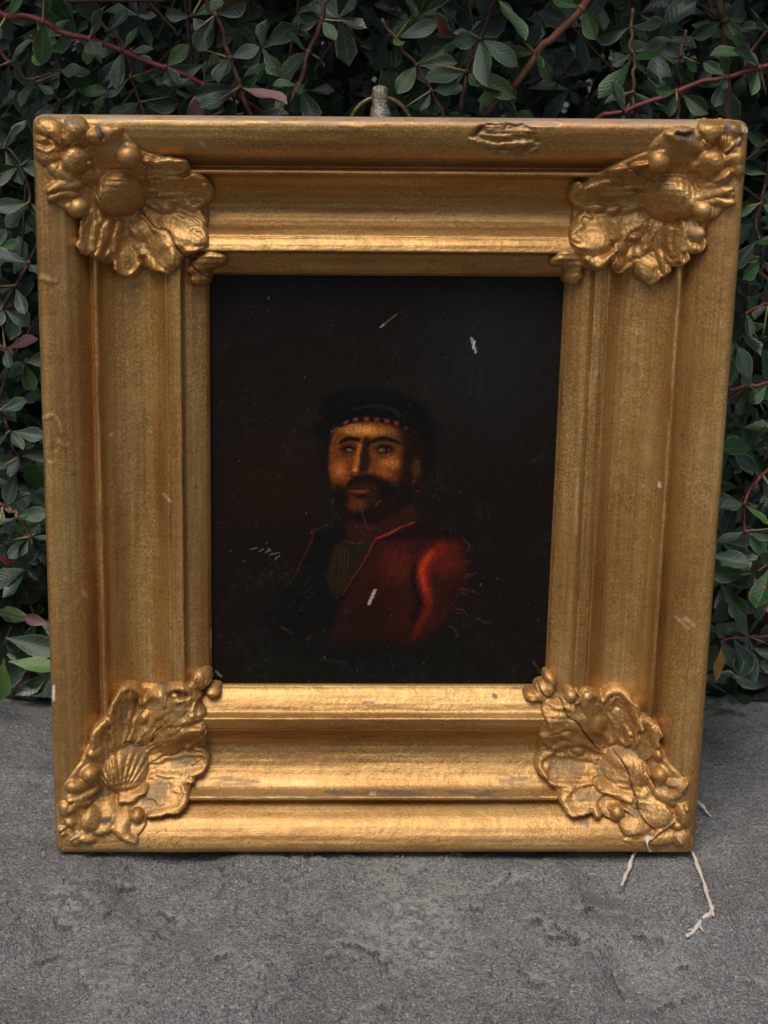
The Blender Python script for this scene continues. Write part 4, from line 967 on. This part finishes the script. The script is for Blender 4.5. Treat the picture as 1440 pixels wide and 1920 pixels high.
    lay(np.maximum(dust, film * 0.3), (96, 92, 86))
    Zr = zp + (fbm(U / 10, Vv / 14, 30, 3) - 0.5) * 0.16 + (fbm(pix[..., 0] / 25, pix[..., 1] / 25, 33, 2) - 0.5) * 0.2
    V = np.stack([x, y, Zr], -1)
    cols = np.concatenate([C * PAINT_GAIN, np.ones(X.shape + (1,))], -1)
    g = NT('old_oil_paint')
    at = g.n('ShaderNodeAttribute', attribute_name='tint'); tc = g.n('ShaderNodeTexCoord')
    fn = g.noise(tc.outputs['Object'], 1100, 3, 0.7)
    g.l(g.mix(0.5, at.outputs['Color'], g.ramp(fn, [(0.3, (0.65, 0.65, 0.65)), (0.7, (1.4, 1.4, 1.4))]), 'MULTIPLY'), g.b.inputs['Base Color'])
    g.b.inputs['Roughness'].default_value = 0.42; g.b.inputs['Specular IOR Level'].default_value = 0.15
    g.l(g.bump(fn, 0.45, 0.0003), g.b.inputs['Normal'])
    f = grid_faces(nx, ny)
    Vl = V.reshape(-1, 3)
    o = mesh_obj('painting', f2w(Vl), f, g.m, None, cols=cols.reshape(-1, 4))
    # wooden panel behind the paint
    o['label'] = 'dark old oil portrait of a bearded man in a black hat and red coat'
    o['category'] = 'painting'
    bvv = []
    for z in (zp - 0.6, zp - 4.0):
        for a, b in ((-wx, -wy), (wx, -wy), (wx, wy), (-wx, wy)):
            q = warp(np.array(a), np.array(b)); bvv.append((float(q[0]), float(q[1]), z))
    mesh_obj('panel', f2w(np.array(bvv)), [(0, 1, 2, 3), (7, 6, 5, 4), (0, 4, 5, 1), (1, 5, 6, 2), (2, 6, 7, 3), (3, 7, 4, 0)], M_WOOD, o, smooth=False)
    return o
PAINT_GAIN = 0.95
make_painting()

# ================================================================== BARBERRY SHRUB
def leaf_material(name, dark, light, back, red=0.0):
    g = NT(name)
    tc = g.n('ShaderNodeTexCoord'); uv = tc.outputs['UV']
    sep = g.n('ShaderNodeSeparateXYZ'); g.l(uv, sep.inputs[0])
    oi = g.n('ShaderNodeObjectInfo')
    at = g.n('ShaderNodeAttribute', attribute_name='leafvar')
    var = g.math('FRACT', g.math('ADD', at.outputs['Fac'], oi.outputs['Random']))
    c = g.mix(var, dark, light)
    mott = g.noise(tc.outputs['Object'], 260, 4, 0.6)
    c = g.mix(0.8, c, g.ramp(mott, [(0.3, (0.6, 0.62, 0.6)), (0.7, (1.35, 1.35, 1.4))]), 'MULTIPLY')
    ax = g.math('ABSOLUTE', g.math('SUBTRACT', g.math('MULTIPLY', sep.outputs[0], 2.0), 1.0))
    rim = g.ramp(ax, [(0.80, 0.0), (0.93, 1.0)])
    c = g.mix(g.math('MULTIPLY', rim, g.math('MULTIPLY', mott, 0.95)), c, (0.17, 0.19, 0.10))
    mid = g.ramp(ax, [(0.03, 1.0), (0.10, 0.0)])
    c = g.mix(g.math('MULTIPLY', mid, 0.4), c, (0.12, 0.15, 0.07))
    geo = g.n('ShaderNodeNewGeometry')
    c = g.mix(g.math('MULTIPLY', geo.outputs['Backfacing'], 0.8), c, back)
    g.l(c, g.b.inputs['Base Color'])
    g.l(g.math('ADD', g.math('MULTIPLY', mott, 0.3), 0.22), g.b.inputs['Roughness'])
    g.b.inputs['Specular IOR Level'].default_value = 0.52
    vein = g.n('ShaderNodeTexWave'); vein.wave_type = 'BANDS'; vein.bands_direction = 'Y'
    vein.inputs['Scale'].default_value = 2.6; vein.inputs['Distortion'].default_value = 3.0
    mp = g.n('ShaderNodeCombineXYZ'); g.l(ax, mp.inputs[0]); g.l(g.math('SUBTRACT', sep.outputs[1], g.math('MULTIPLY', ax, 0.25)), mp.inputs[1])
    g.l(mp.outputs[0], vein.inputs['Vector'])
    nb = g.bump(vein.outputs['Fac'], 0.25, 0.0004); nb = g.bump(mott, 0.3, 0.0006, nb)
    g.l(nb, g.b.inputs['Normal'])
    return g.m
M_LEAFG = leaf_material('leaf_grey_green', (0.012, 0.030, 0.017), (0.058, 0.096, 0.066), (0.075, 0.10, 0.085))
M_LEAFN = leaf_material('leaf_green', (0.010, 0.036, 0.010), (0.036, 0.105, 0.026), (0.05, 0.09, 0.05))
M_LEAFY = leaf_material('leaf_fresh_green', (0.045, 0.125, 0.022), (0.075, 0.16, 0.03), (0.08, 0.14, 0.05))
M_LEAFR = leaf_material('leaf_red', (0.16, 0.022, 0.022), (0.22, 0.035, 0.03), (0.18, 0.06, 0.05))
M_LEAFO = leaf_material('leaf_yellow', (0.30, 0.16, 0.02), (0.34, 0.2, 0.03), (0.28, 0.17, 0.05))
M_LEAFP = leaf_material('leaf_dusty_pink', (0.17, 0.08, 0.08), (0.2, 0.1, 0.095), (0.18, 0.1, 0.09))
def stem_material(name, a, b):
    g = NT(name); tc = g.n('ShaderNodeTexCoord'); f = g.noise(tc.outputs['Object'], 150, 4, 0.6)
    g.l(g.ramp(f, [(0.35, a), (0.65, b)]), g.b.inputs['Base Color']); g.b.inputs['Roughness'].default_value = 0.55
    g.l(g.bump(f, 0.4, 0.0006), g.b.inputs['Normal']); return g.m
M_STEMR = stem_material('stem_red', (0.10, 0.016, 0.018), (0.17, 0.032, 0.030))
M_STEMB = stem_material('stem_brown', (0.06, 0.026, 0.016), (0.11, 0.055, 0.03))
M_STEMT = stem_material('stem_tan', (0.13, 0.075, 0.03), (0.17, 0.06, 0.035))
M_STEMD = stem_material('stem_dark', (0.020, 0.010, 0.009), (0.045, 0.018, 0.015))
M_SPINE = simple('spine', (0.26, 0.19, 0.08), 0.5, 0, 300)

def leaf_shape(seed, wide=0.42, nL=9, nW=3):
    """obovate leaf of unit length along +y, upper side +z"""
    r = np.random.default_rng(seed)
    curl = r.uniform(-0.45, 0.40); fold = r.uniform(0.05, 0.65); twist = r.uniform(-0.7, 0.7); pk = r.uniform(0.58, 0.70)
    V = []; UV = []
    for i in range(nL):
        t = i / (nL - 1)
        w = (math.sin(math.pi * min(1, t ** (math.log(0.5) / math.log(pk)))) ** 0.75) * wide / 2
        w = max(w, 0.012 if t < 0.9 else 0.004)
        z0 = curl * (t - 0.1) ** 2
        tw = twist * t
        for j in range(-nW, nW + 1):
            s = j / nW
            lx = s * w; lz = fold * abs(s) ** 1.4 * w + (0.03 * math.sin(t * 9 + seed + (j > 0) * 1.7) * abs(s) ** 2 * (w / 0.2))
            V.append((lx * math.cos(tw) - lz * math.sin(tw), t, z0 + lx * math.sin(tw) + lz * math.cos(tw)))
            UV.append((0.5 + 0.5 * s, t))
    return np.array(V), grid_faces(nL, 2 * nW + 1)[:, ::-1], np.array(UV)
def leaf_mesh(seed, mat, wide):
    V, F, UV = leaf_shape(seed, wide)
    o = mesh_obj('leaf', V, F, mat, None, cols=np.zeros((len(V), 4)), uvs=UV, colname='leafvar')
    me = o.data; bpy.data.objects.remove(o); me.name = 'leaf'
    return me
LEAFS = {}
for nm, mat in (('g', M_LEAFG), ('n', M_LEAFN), ('y', M_LEAFY), ('r', M_LEAFR), ('o', M_LEAFO), ('p', M_LEAFP)):
    LEAFS[nm] = [leaf_mesh(100 + i * 7 + ord(nm), mat, 0.40 + 0.04 * (i % 5)) for i in range(7 if nm in 'gn' else 3)]

shrub = empty('barberry_shrub', 'dense thorny barberry shrub with small dark leaves behind the gilded frame', 'shrub', (0, 0.2, 0))
SH = Vector((0, 0.2, 0))
n_leaf = 0
def add_leaf(parent, base, axis, normal, size, kind):
    global n_leaf
    if n_leaf >= 300: return None
    a = Vector(axis).normalized(); nn = Vector(normal); nn = nn - a * nn.dot(a)
    if nn.length < 1e-4: nn = a.orthogonal()
    nn.normalize(); x = a.cross(nn)
    me = random.choice(LEAFS[kind])
    o = bpy.data.objects.new('leaf', me); col.objects.link(o); o.parent = parent
    M = Matrix(((x.x, a.x, nn.x, 0), (x.y, a.y, nn.y, 0), (x.z, a.z, nn.z, 0), (0, 0, 0, 1))) @ Matrix.Scale(size, 4)
    M.translation = Vector(base) - SH
    o.matrix_local = M; n_leaf += 1
    return o

VIEW = Vector((0, -0.86, 0.5)).normalized()     # roughly towards the light side of the hedge
def frame_back_y(z):
    return z * math.tan(LEAN) + 0.004
def clear_y(p, margin=0.006):
    """keep a point behind the frame where the frame stands"""
    if abs(p[0]) < 0.19 and p[2] < 0.40:
        p[1] = max(p[1], frame_back_y(p[2]) + margin)
    return p

def make_branch(pix, y0, y1, r0, r1, mat, kinds='ggn', step=0.016, lsize=(0.017, 0.025), leaves=(3, 5), spines=True, start=0.0, end=1.0):
    ctrl = [at_plane_y(px, py, y0 + (y1 - y0) * i / max(1, len(pix) - 1)) for i, (px, py) in enumerate(pix)]
    L = smooth_line(ctrl, 8)
    L += (np.stack([vnoise(np.arange(len(L)) * 0.45, np.full(len(L), i * 3.3 + y0 * 50), 3) for i in range(3)], -1) - 0.5) * 0.003
    n = len(L); rad = [r0 + (r1 - r0) * i / (n - 1) for i in range(n)]
    V, F = tube(L - np.array(SH), rad, 8)
    seg = np.linalg.norm(np.diff(L, axis=0), axis=1); s = np.concatenate([[0], np.cumsum(seg)])
    nodes = []
    d = step * random.uniform(0.3, 0.9) + start * s[-1]
    while d < s[-1] * end:
        p = np.array([np.interp(d, s, L[:, i]) for i in range(3)])
        q = np.array([np.interp(min(d + 0.002, s[-1]), s, L[:, i]) for i in range(3)]) - np.array([np.interp(max(d - 0.002, 0), s, L[:, i]) for i in range(3)])
        nodes.append((p, Vector(q).normalized())); d += step * random.uniform(0.75, 1.3)
    sp = []
    for p, t in nodes:
        if spines and random.random() < 0.75:
            ax = Vector((random.uniform(-1, 1), random.uniform(-0.9, 0.2), random.uniform(-1, 1))); ax = (ax - t * ax.dot(t) * 0.8).normalized()
            ln = random.uniform(0.010, 0.020)
            v, f = tube([Vector(p) - SH, Vector(p) + ax * ln * 0.5 - SH, Vector(p) + ax * ln - SH], [0.0007, 0.0005, 0.00008], 5, False)
            off = len(V); V = list(V) + list(v); F = list(F) + [tuple(i + off for i in q) for q in f]; sp += list(range(len(F) - len(f), len(F)))
        # knobbly node
        v, f = tube([Vector(p) - t * 0.0016 - SH, Vector(p) - SH, Vector(p) + t * 0.0016 - SH], [r1 * 0.9, max(r0, r1) * 1.35, r1 * 0.9], 7)
        off = len(V); V = list(V) + list(v); F = list(F) + [tuple(i + off for i in q) for q in f]
    b = mesh_obj('branch', np.array([tuple(v) for v in V]), [tuple(f) for f in F], mat, shrub)
    b.data.materials.append(M_SPINE)
    for i in sp: b.data.polygons[i].material_index = 1
    for p, t in nodes:
        a0 = random.uniform(0, 6.28)
        u = t.orthogonal().normalized(); w = t.cross(u)
        kl = random.randint(*leaves)
        for k in range(kl):
            an = a0 + 6.283 * k / kl + random.uniform(-0.4, 0.4)
            ax = (u * math.cos(an) + w * math.sin(an)) + t * random.uniform(0.1, 0.7)
            ax.y = ax.y * 0.55 - 0.12; ax.z += 0.1
            nrm = VIEW + Vector((random.uniform(-.75, .75), random.uniform(-.5, .5), random.uniform(-.5, .75)))
            add_leaf(b, Vector(p) + ax * 0.001, ax, nrm, random.uniform(*lsize) * random.uniform(0.55, 1.06), random.choice('yyp') if random.random() < 0.015 else random.choice(kinds))
    return b

# branches the photograph shows, from the top left round to the right
B = make_branch
B([(-30, 18), (60, 38), (140, 68), (260, 108), (390, 158), (500, 212), (560, 240)], 0.085, 0.100, 0.0016, 0.0012, M_STEMR, 'gnn', 0.022, (0.016, 0.023), (2, 4))
B([(380, -20), (405, 40), (428, 100), (450, 170), (475, 240)], 0.080, 0.088, 0.0010, 0.0013, M_STEMB, 'ggg', 0.018, (0.019, 0.026), (3, 4))
B([(345, -20), (372, 60), (400, 150), (425, 230)], 0.095, 0.100, 0.0009, 0.0011, M_STEMD, 'ggn', 0.022, (0.018, 0.024), (3, 4))
B([(618, -20), (600, 40), (575, 110), (548, 190), (530, 240)], 0.105, 0.100, 0.0014, 0.0012, M_STEMB, 'gnn', 0.020, (0.018, 0.026), (3, 4))
B([(945, -30), (910, 40), (885, 110), (866, 180), (860, 240)], 0.082, 0.088, 0.0011, 0.0014, M_STEMD, 'ggn', 0.019, (0.020, 0.028), (3, 5))
B([(1140, -40), (1085, 20), (1030, 75), (985, 130), (940, 185), (905, 235)], 0.078, 0.092, 0.0019, 0.0018, M_STEMT, 'nny', 0.026, (0.017, 0.025), (2, 4))
B([(1480, 118), (1430, 128), (1340, 150), (1250, 178), (1160, 208), (1110, 232)], 0.085, 0.100, 0.0012, 0.0015, M_STEMR, 'gnn', 0.022, (0.016, 0.022), (3, 4))
B([(1352, -20), (1358, 60), (1363, 140), (1366, 230)], 0.160, 0.160, 0.0022, 0.0024, M_STEMB, 'n', 0.05, (0.015, 0.02), (1, 3), False)
B([(1480, 20), (1440, 50), (1400, 110), (1395, 150)], 0.110, 0.100, 0.001, 0.0008, M_STEMB, 'ngn', 0.020, (0.018, 0.024), (3, 4))
B([(-20, 80), (40, 140), (85, 165), (130, 215)], 0.105, 0.110, 0.0011, 0.0009, M_STEMB, 'ggg', 0.018, (0.016, 0.022), (3, 4))
B([(60, 70), (110, 125), (150, 180), (185, 225)], 0.115, 0.110, 0.001, 0.0009, M_STEMD, 'ggn', 0.017, (0.017, 0.022), (3, 5))
B([(190, 40), (230, 90), (250, 150), (270, 225)], 0.125, 0.120, 0.001, 0.0009, M_STEMB, 'ggn', 0.018, (0.018, 0.024), (3, 4))
B([(720, 40), (750, 90), (800, 150), (830, 225)], 0.120, 0.115, 0.001, 0.0009, M_STEMB, 'gn', 0.019, (0.017, 0.024), (3, 4))
B([(1190, 20), (1180, 80), (1190, 140), (1180, 215)], 0.118, 0.110, 0.0009, 0.0009, M_STEMT, 'gn', 0.019, (0.019, 0.027), (2, 4))
B([(1290, 60), (1270, 120), (1275, 190), (1265, 240)], 0.120, 0.110, 0.0009, 0.0009, M_STEMB, 'gn', 0.022, (0.016, 0.022), (2, 4))
# left edge
B([(75, 452), (48, 500), (18, 560), (-10, 600)], 0.052, 0.050, 0.0009, 0.0013, M_STEMD, 'ggg', 0.014, (0.016, 0.021), (3, 4))
B([(-20, 450), (10, 475), (30, 490)], 0.060, 0.060, 0.0007, 0.0006, M_LEAFY, 'gn', 0.012, (0.016, 0.022), (2, 3), False)
B([(-20, 760), (10, 790), (30, 840), (40, 870)], 0.052, 0.050, 0.001, 0.0008, M_STEMD, 'ggg', 0.014, (0.018, 0.026), (3, 4))
B([(-20, 936), (15, 955), (38, 970), (58, 1018)], 0.044, 0.040, 0.001, 0.0008, M_STEMT, 'ggg', 0.012, (0.017, 0.023), (3, 5))
B([(-10, 640), (20, 660), (55, 680)], 0.060, 0.055, 0.001, 0.0008, M_STEMB, 'gn', 0.013, (0.018, 0.024), (2, 4))
B([(-20, 255), (20, 290), (50, 340), (55, 400)], 0.090, 0.080, 0.001, 0.0009, M_STEMD, 'gn', 0.016, (0.017, 0.024), (3, 4))
# right edge
B([(1480, 716), (1425, 722), (1375, 728), (1340, 735)], 0.062, 0.060, 0.0012, 0.0010, M_STEMR, 'gnn', 0.013, (0.018, 0.024), (3, 4))
B([(1470, 560), (1425, 575), (1385, 592)], 0.075, 0.075, 0.001, 0.0009, M_STEMR, 'gn', 0.014, (0.018, 0.023), (2, 4))
B([(1460, 300), (1430, 360), (1420, 430), (1430, 500)], 0.100, 0.085, 0.0012, 0.0009, M_STEMD, 'ggn', 0.016, (0.018, 0.026), (2, 4))
B([(1450, 870), (1420, 900), (1400, 940), (1395, 1000)], 0.060, 0.050, 0.001, 0.0008, M_STEMR, 'gg', 0.016, (0.018, 0.026), (2, 3))
B([(1470, 1050), (1430, 1065), (1412, 1075)], 0.045, 0.040, 0.0009, 0.0008, M_STEMB, 'nnn', 0.012, (0.024, 0.030), (4, 5))
B([(1450, 1190), (1400, 1196), (1350, 1200)], 0.060, 0.058, 0.0008, 0.0007, M_STEMR, 'gn', 0.018, (0.022, 0.028), (2, 4))
print('hero leaves', n_leaf)

# single leaves that stand out
def single(px, py, y, ex, ey, size, kind, nrm=None):
    p = at_plane_y(px, py, y); q = at_plane_y(ex, ey, y)
    return add_leaf(shrub, p, q - p, nrm or (VIEW + Vector((random.uniform(-.3, .3), 0, 0.2))), size, kind)
single(16, 1240, 0.030, 92, 1250, 0.026, 'y'); single(8, 1235, 0.030, -4, 1330, 0.028, 'y'); single(-12, 1040, 0.055, 14, 1052, 0.014, 'r', (0, -1, .2))
single(98, 1172, 0.050, 56, 1160, 0.016, 'p', (0, -.8, .6)); single(812, 20, 0.095, 838, 66, 0.017, 'r', (-.5, -.8, .1)); single(10, 1195, 0.048, 84, 1215, 0.030, 'g', (0, -.7, .5))
single(1352, 1215, 0.045, 1338, 1278, 0.022, 'o', (0.3, -.8, .4)); single(1375, 1195, 0.05, 1412, 1300, 0.030, 'g', (0.2, -.8, .5)); single(1352, 1200, 0.05, 1388, 1262, 0.022, 'g', (-0.2, -.8, .4))
single(1330, 1040, 0.038, 1408, 1062, 0.022, 'g'); single(30, 880, 0.045, 20, 930, 0.02, 'g')

# the rest of the foliage: thousands of leaves in rosettes on hidden twigs, one mass
def foliage_mass(count, xr, yr, zr, name, seed):
    r = np.random.default_rng(seed)
    nros = count // 5
    bx_ = r.uniform(xr[0], xr[1], nros); by_ = yr[0] + (yr[1] - yr[0]) * r.random(nros) ** 1.25; bz_ = r.uniform(zr[0], zr[1], nros)
    # uneven front: clumps and hollows
    dpt = fbm(bx_ * 14, bz_ * 14, 19, 3)
    by_ = by_ + (dpt - 0.5) * 0.10
    zb = np.maximum(bz_, 0.0)
    inside = (np.abs(bx_) < 0.20) & (bz_ < 0.42)
    lim = np.where(inside, zb * math.tan(LEAN) + 0.055, np.where(bz_ < 0.1, 0.095, 0.075) + 0.04 * dpt)
    if zr[0] > 0.4: lim = np.full_like(lim, -1.0)
    lim = np.maximum(lim, np.where((bz_ > 0.36) & (bz_ < 0.5), 0.105, -1.0))
    by_ = np.maximum(by_, lim + r.random(nros) * 0.02)
    N = nros * 5
    base = np.repeat(np.stack([bx_, by_, bz_], -1), 5, 0)
    an = np.tile(np.arange(5) * 1.2566, nros) + np.repeat(r.uniform(0, 6.28, nros), 5) + r.uniform(-.5, .5, N)
    ax = np.stack([np.cos(an), r.uniform(-0.7, 0.35, N), np.sin(an) + 0.15], -1)
    nrm = np.array(VIEW) + r.uniform(-0.8, 0.8, (N, 3))
    ax /= np.linalg.norm(ax, axis=1)[:, None]
    nrm -= ax * (nrm * ax).sum(1)[:, None]; nrm /= np.linalg.norm(nrm, axis=1)[:, None]
    xx = np.cross(ax, nrm)
    size = 0.010 + 0.018 * r.random(N) ** 0.8
    tmpl = []
    for v in range(6):
        t, f, u = leaf_shape(300 + v * 13 + seed, 0.40 + 0.035 * v, 4 if seed in (3, 4) else 5, 1)
        tmpl.append((t, f, u))
    Vs, Fs, Us, Cs = [], [], [], []; off = 0
    which = r.integers(0, 6, N); var = r.random(N)
    for v in range(6):
        t, f, u = tmpl[v]; idx = np.where(which == v)[0]
        P = base[idx][:, None] + size[idx][:, None, None] * (t[None, :, 0:1] * xx[idx][:, None] + t[None, :, 1:2] * ax[idx][:, None] + t[None, :, 2:3] * nrm[idx][:, None])
        Vs.append(P.reshape(-1, 3)); nn = len(t)
        Fs.append((f[None] + (off + np.arange(len(idx)) * nn)[:, None, None]).reshape(-1, 4)); off += nn * len(idx)
        Us.append(np.tile(u, (len(idx), 1)))
        cc = np.zeros((len(idx), nn, 4)); cc[..., :3] = var[idx][:, None, None]; Cs.append(cc.reshape(-1, 4))
    V = np.concatenate(Vs)
    # leaves reach back from the frame and the stone
    V[:, 2] = np.maximum(V[:, 2], 0.002)
    ins = (np.abs(V[:, 0]) < 0.185) & (V[:, 2] < 0.40)
    V[:, 1] = np.where(ins, np.maximum(V[:, 1], V[:, 2] * math.tan(LEAN) + 0.008), V[:, 1])
    o = mesh_obj('foliage', V - np.array(SH), np.concatenate(Fs), M_LEAFG if seed % 2 else M_LEAFN, shrub, cols=np.concatenate(Cs), uvs=np.concatenate(Us), colname='leafvar')
    o['kind'] = 'stuff'
    return o
foliage_mass(2600, (-0.55, 0.55), (0.14, 0.34), (0.01, 0.60), 'foliage', 1)
foliage_mass(2600, (-0.55, 0.55), (0.14, 0.34), (0.01, 0.60), 'foliage', 2)
foliage_mass(2600, (-0.55, 0.55), (0.125, 0.24), (0.004, 0.11), 'foliage', 5)
foliage_mass(38000, (-0.62, 0.62), (0.30, 0.72), (0.0, 0.56), 'foliage', 3)
foliage_mass(20000, (-0.75, 0.75), (0.02, 0.60), (0.50, 0.90), 'foliage', 4)  # unseen overhanging top of the hedge, added to shade the leaves below
# thin stems joined into one part
r3 = np.random.default_rng(9); TV, TF = [], []
for _ in range(230):
    p = np.array([r3.uniform(-0.5, 0.5), r3.uniform(0.125, 0.34), r3.uniform(0.0, 0.5)])
    d = np.array([r3.uniform(-1, 1), r3.uniform(-.3, .3), r3.uniform(0.1, 1.2)]); d /= np.linalg.norm(d)
    ln = r3.uniform(0.06, 0.2)
    mid = p + d * ln * 0.5 + r3.uniform(-.01, .01, 3)
    v, f = tube([p - np.array(SH), mid - np.array(SH), p + d * ln - np.array(SH)], [0.0013, 0.001, 0.0006], 5, False)
    off = len(TV); TV += list(v); TF += [tuple(i + off for i in q) for q in f]
tw = mesh_obj('twig_tangle', np.array([tuple(v) for v in TV]), TF, M_STEMB, shrub); tw['kind'] = 'stuff'

# ================================================================== bleached twigs lying on the stone under the frame
def twig(pixpts, radii, forks, label):
    pts = [at_ground(px, py, z) for px, py, z in pixpts]
    L = smooth_line(pts, 6); n = len(L)
    L += (np.stack([vnoise(np.arange(n) * 0.6, np.full(n, 7.7 * i + n), 4) for i in range(3)], -1) - 0.5) * 0.0007
    rr = np.interp(np.linspace(0, 1, n), np.linspace(0, 1, len(radii)), radii) * (0.55 + 0.55 * vnoise(np.arange(n) * 0.8, np.zeros(n), 6))
    base = Vector(L[0])
    V, F = tube(L - L[0], rr, 8)
    o = mesh_obj('dry_twig', np.array([tuple(v) for v in V]), [tuple(f) for f in F], M_TWIG)
    o.location = base
    for fk, fr in forks:
        q = smooth_line([at_ground(*p) for p in fk], 4)
        v, f = tube(q - L[0], np.linspace(fr, fr * 0.4, len(q)), 7)
        mesh_obj('side_shoot', np.array([tuple(a) for a in v]), [tuple(a) for a in f], M_TWIG, o)
    o['label'] = label; o['category'] = 'twig'; o['group'] = 'bleached twigs by the frame foot'
    return o
twig([(1292, 1588, 0.004), (1302, 1608, 0.004), (1318, 1650, 0.003), (1330, 1690, 0.003), (1334, 1710, 0.003), (1318, 1722, 0.002), (1304, 1742, 0.0015), (1286, 1756, 0.001)], [0.0013, 0.0013, 0.0011, 0.0012, 0.0016, 0.0012, 0.0013, 0.0010],
     [([(1332, 1708, 0.003), (1337, 1713, 0.004), (1338, 1718, 0.004)], 0.0012), ([(1312, 1736, 0.002), (1318, 1746, 0.003)], 0.0008), ([(1326, 1672, 0.003), (1331, 1668, 0.005)], 0.0005), ([(1300, 1745, 0.0015), (1294, 1742, 0.002), (1290, 1744, 0.002)], 0.0005)], 'long bent bleached twig sticking out under the right end of the frame')
twig([(1192, 1596, 0.003), (1184, 1612, 0.003), (1176, 1636, 0.002), (1165, 1661, 0.0015)], [0.0012, 0.0014, 0.0013, 0.0009], [], 'short straight bleached twig poking out from under the bottom rail')
twig([(1296, 1490, 0.004), (1311, 1506, 0.004), (1322, 1518, 0.003), (1333, 1531, 0.002)], [0.0012, 0.0011, 0.0010, 0.0004], [], 'small pointed grey twig tip showing beside the right side of the frame')
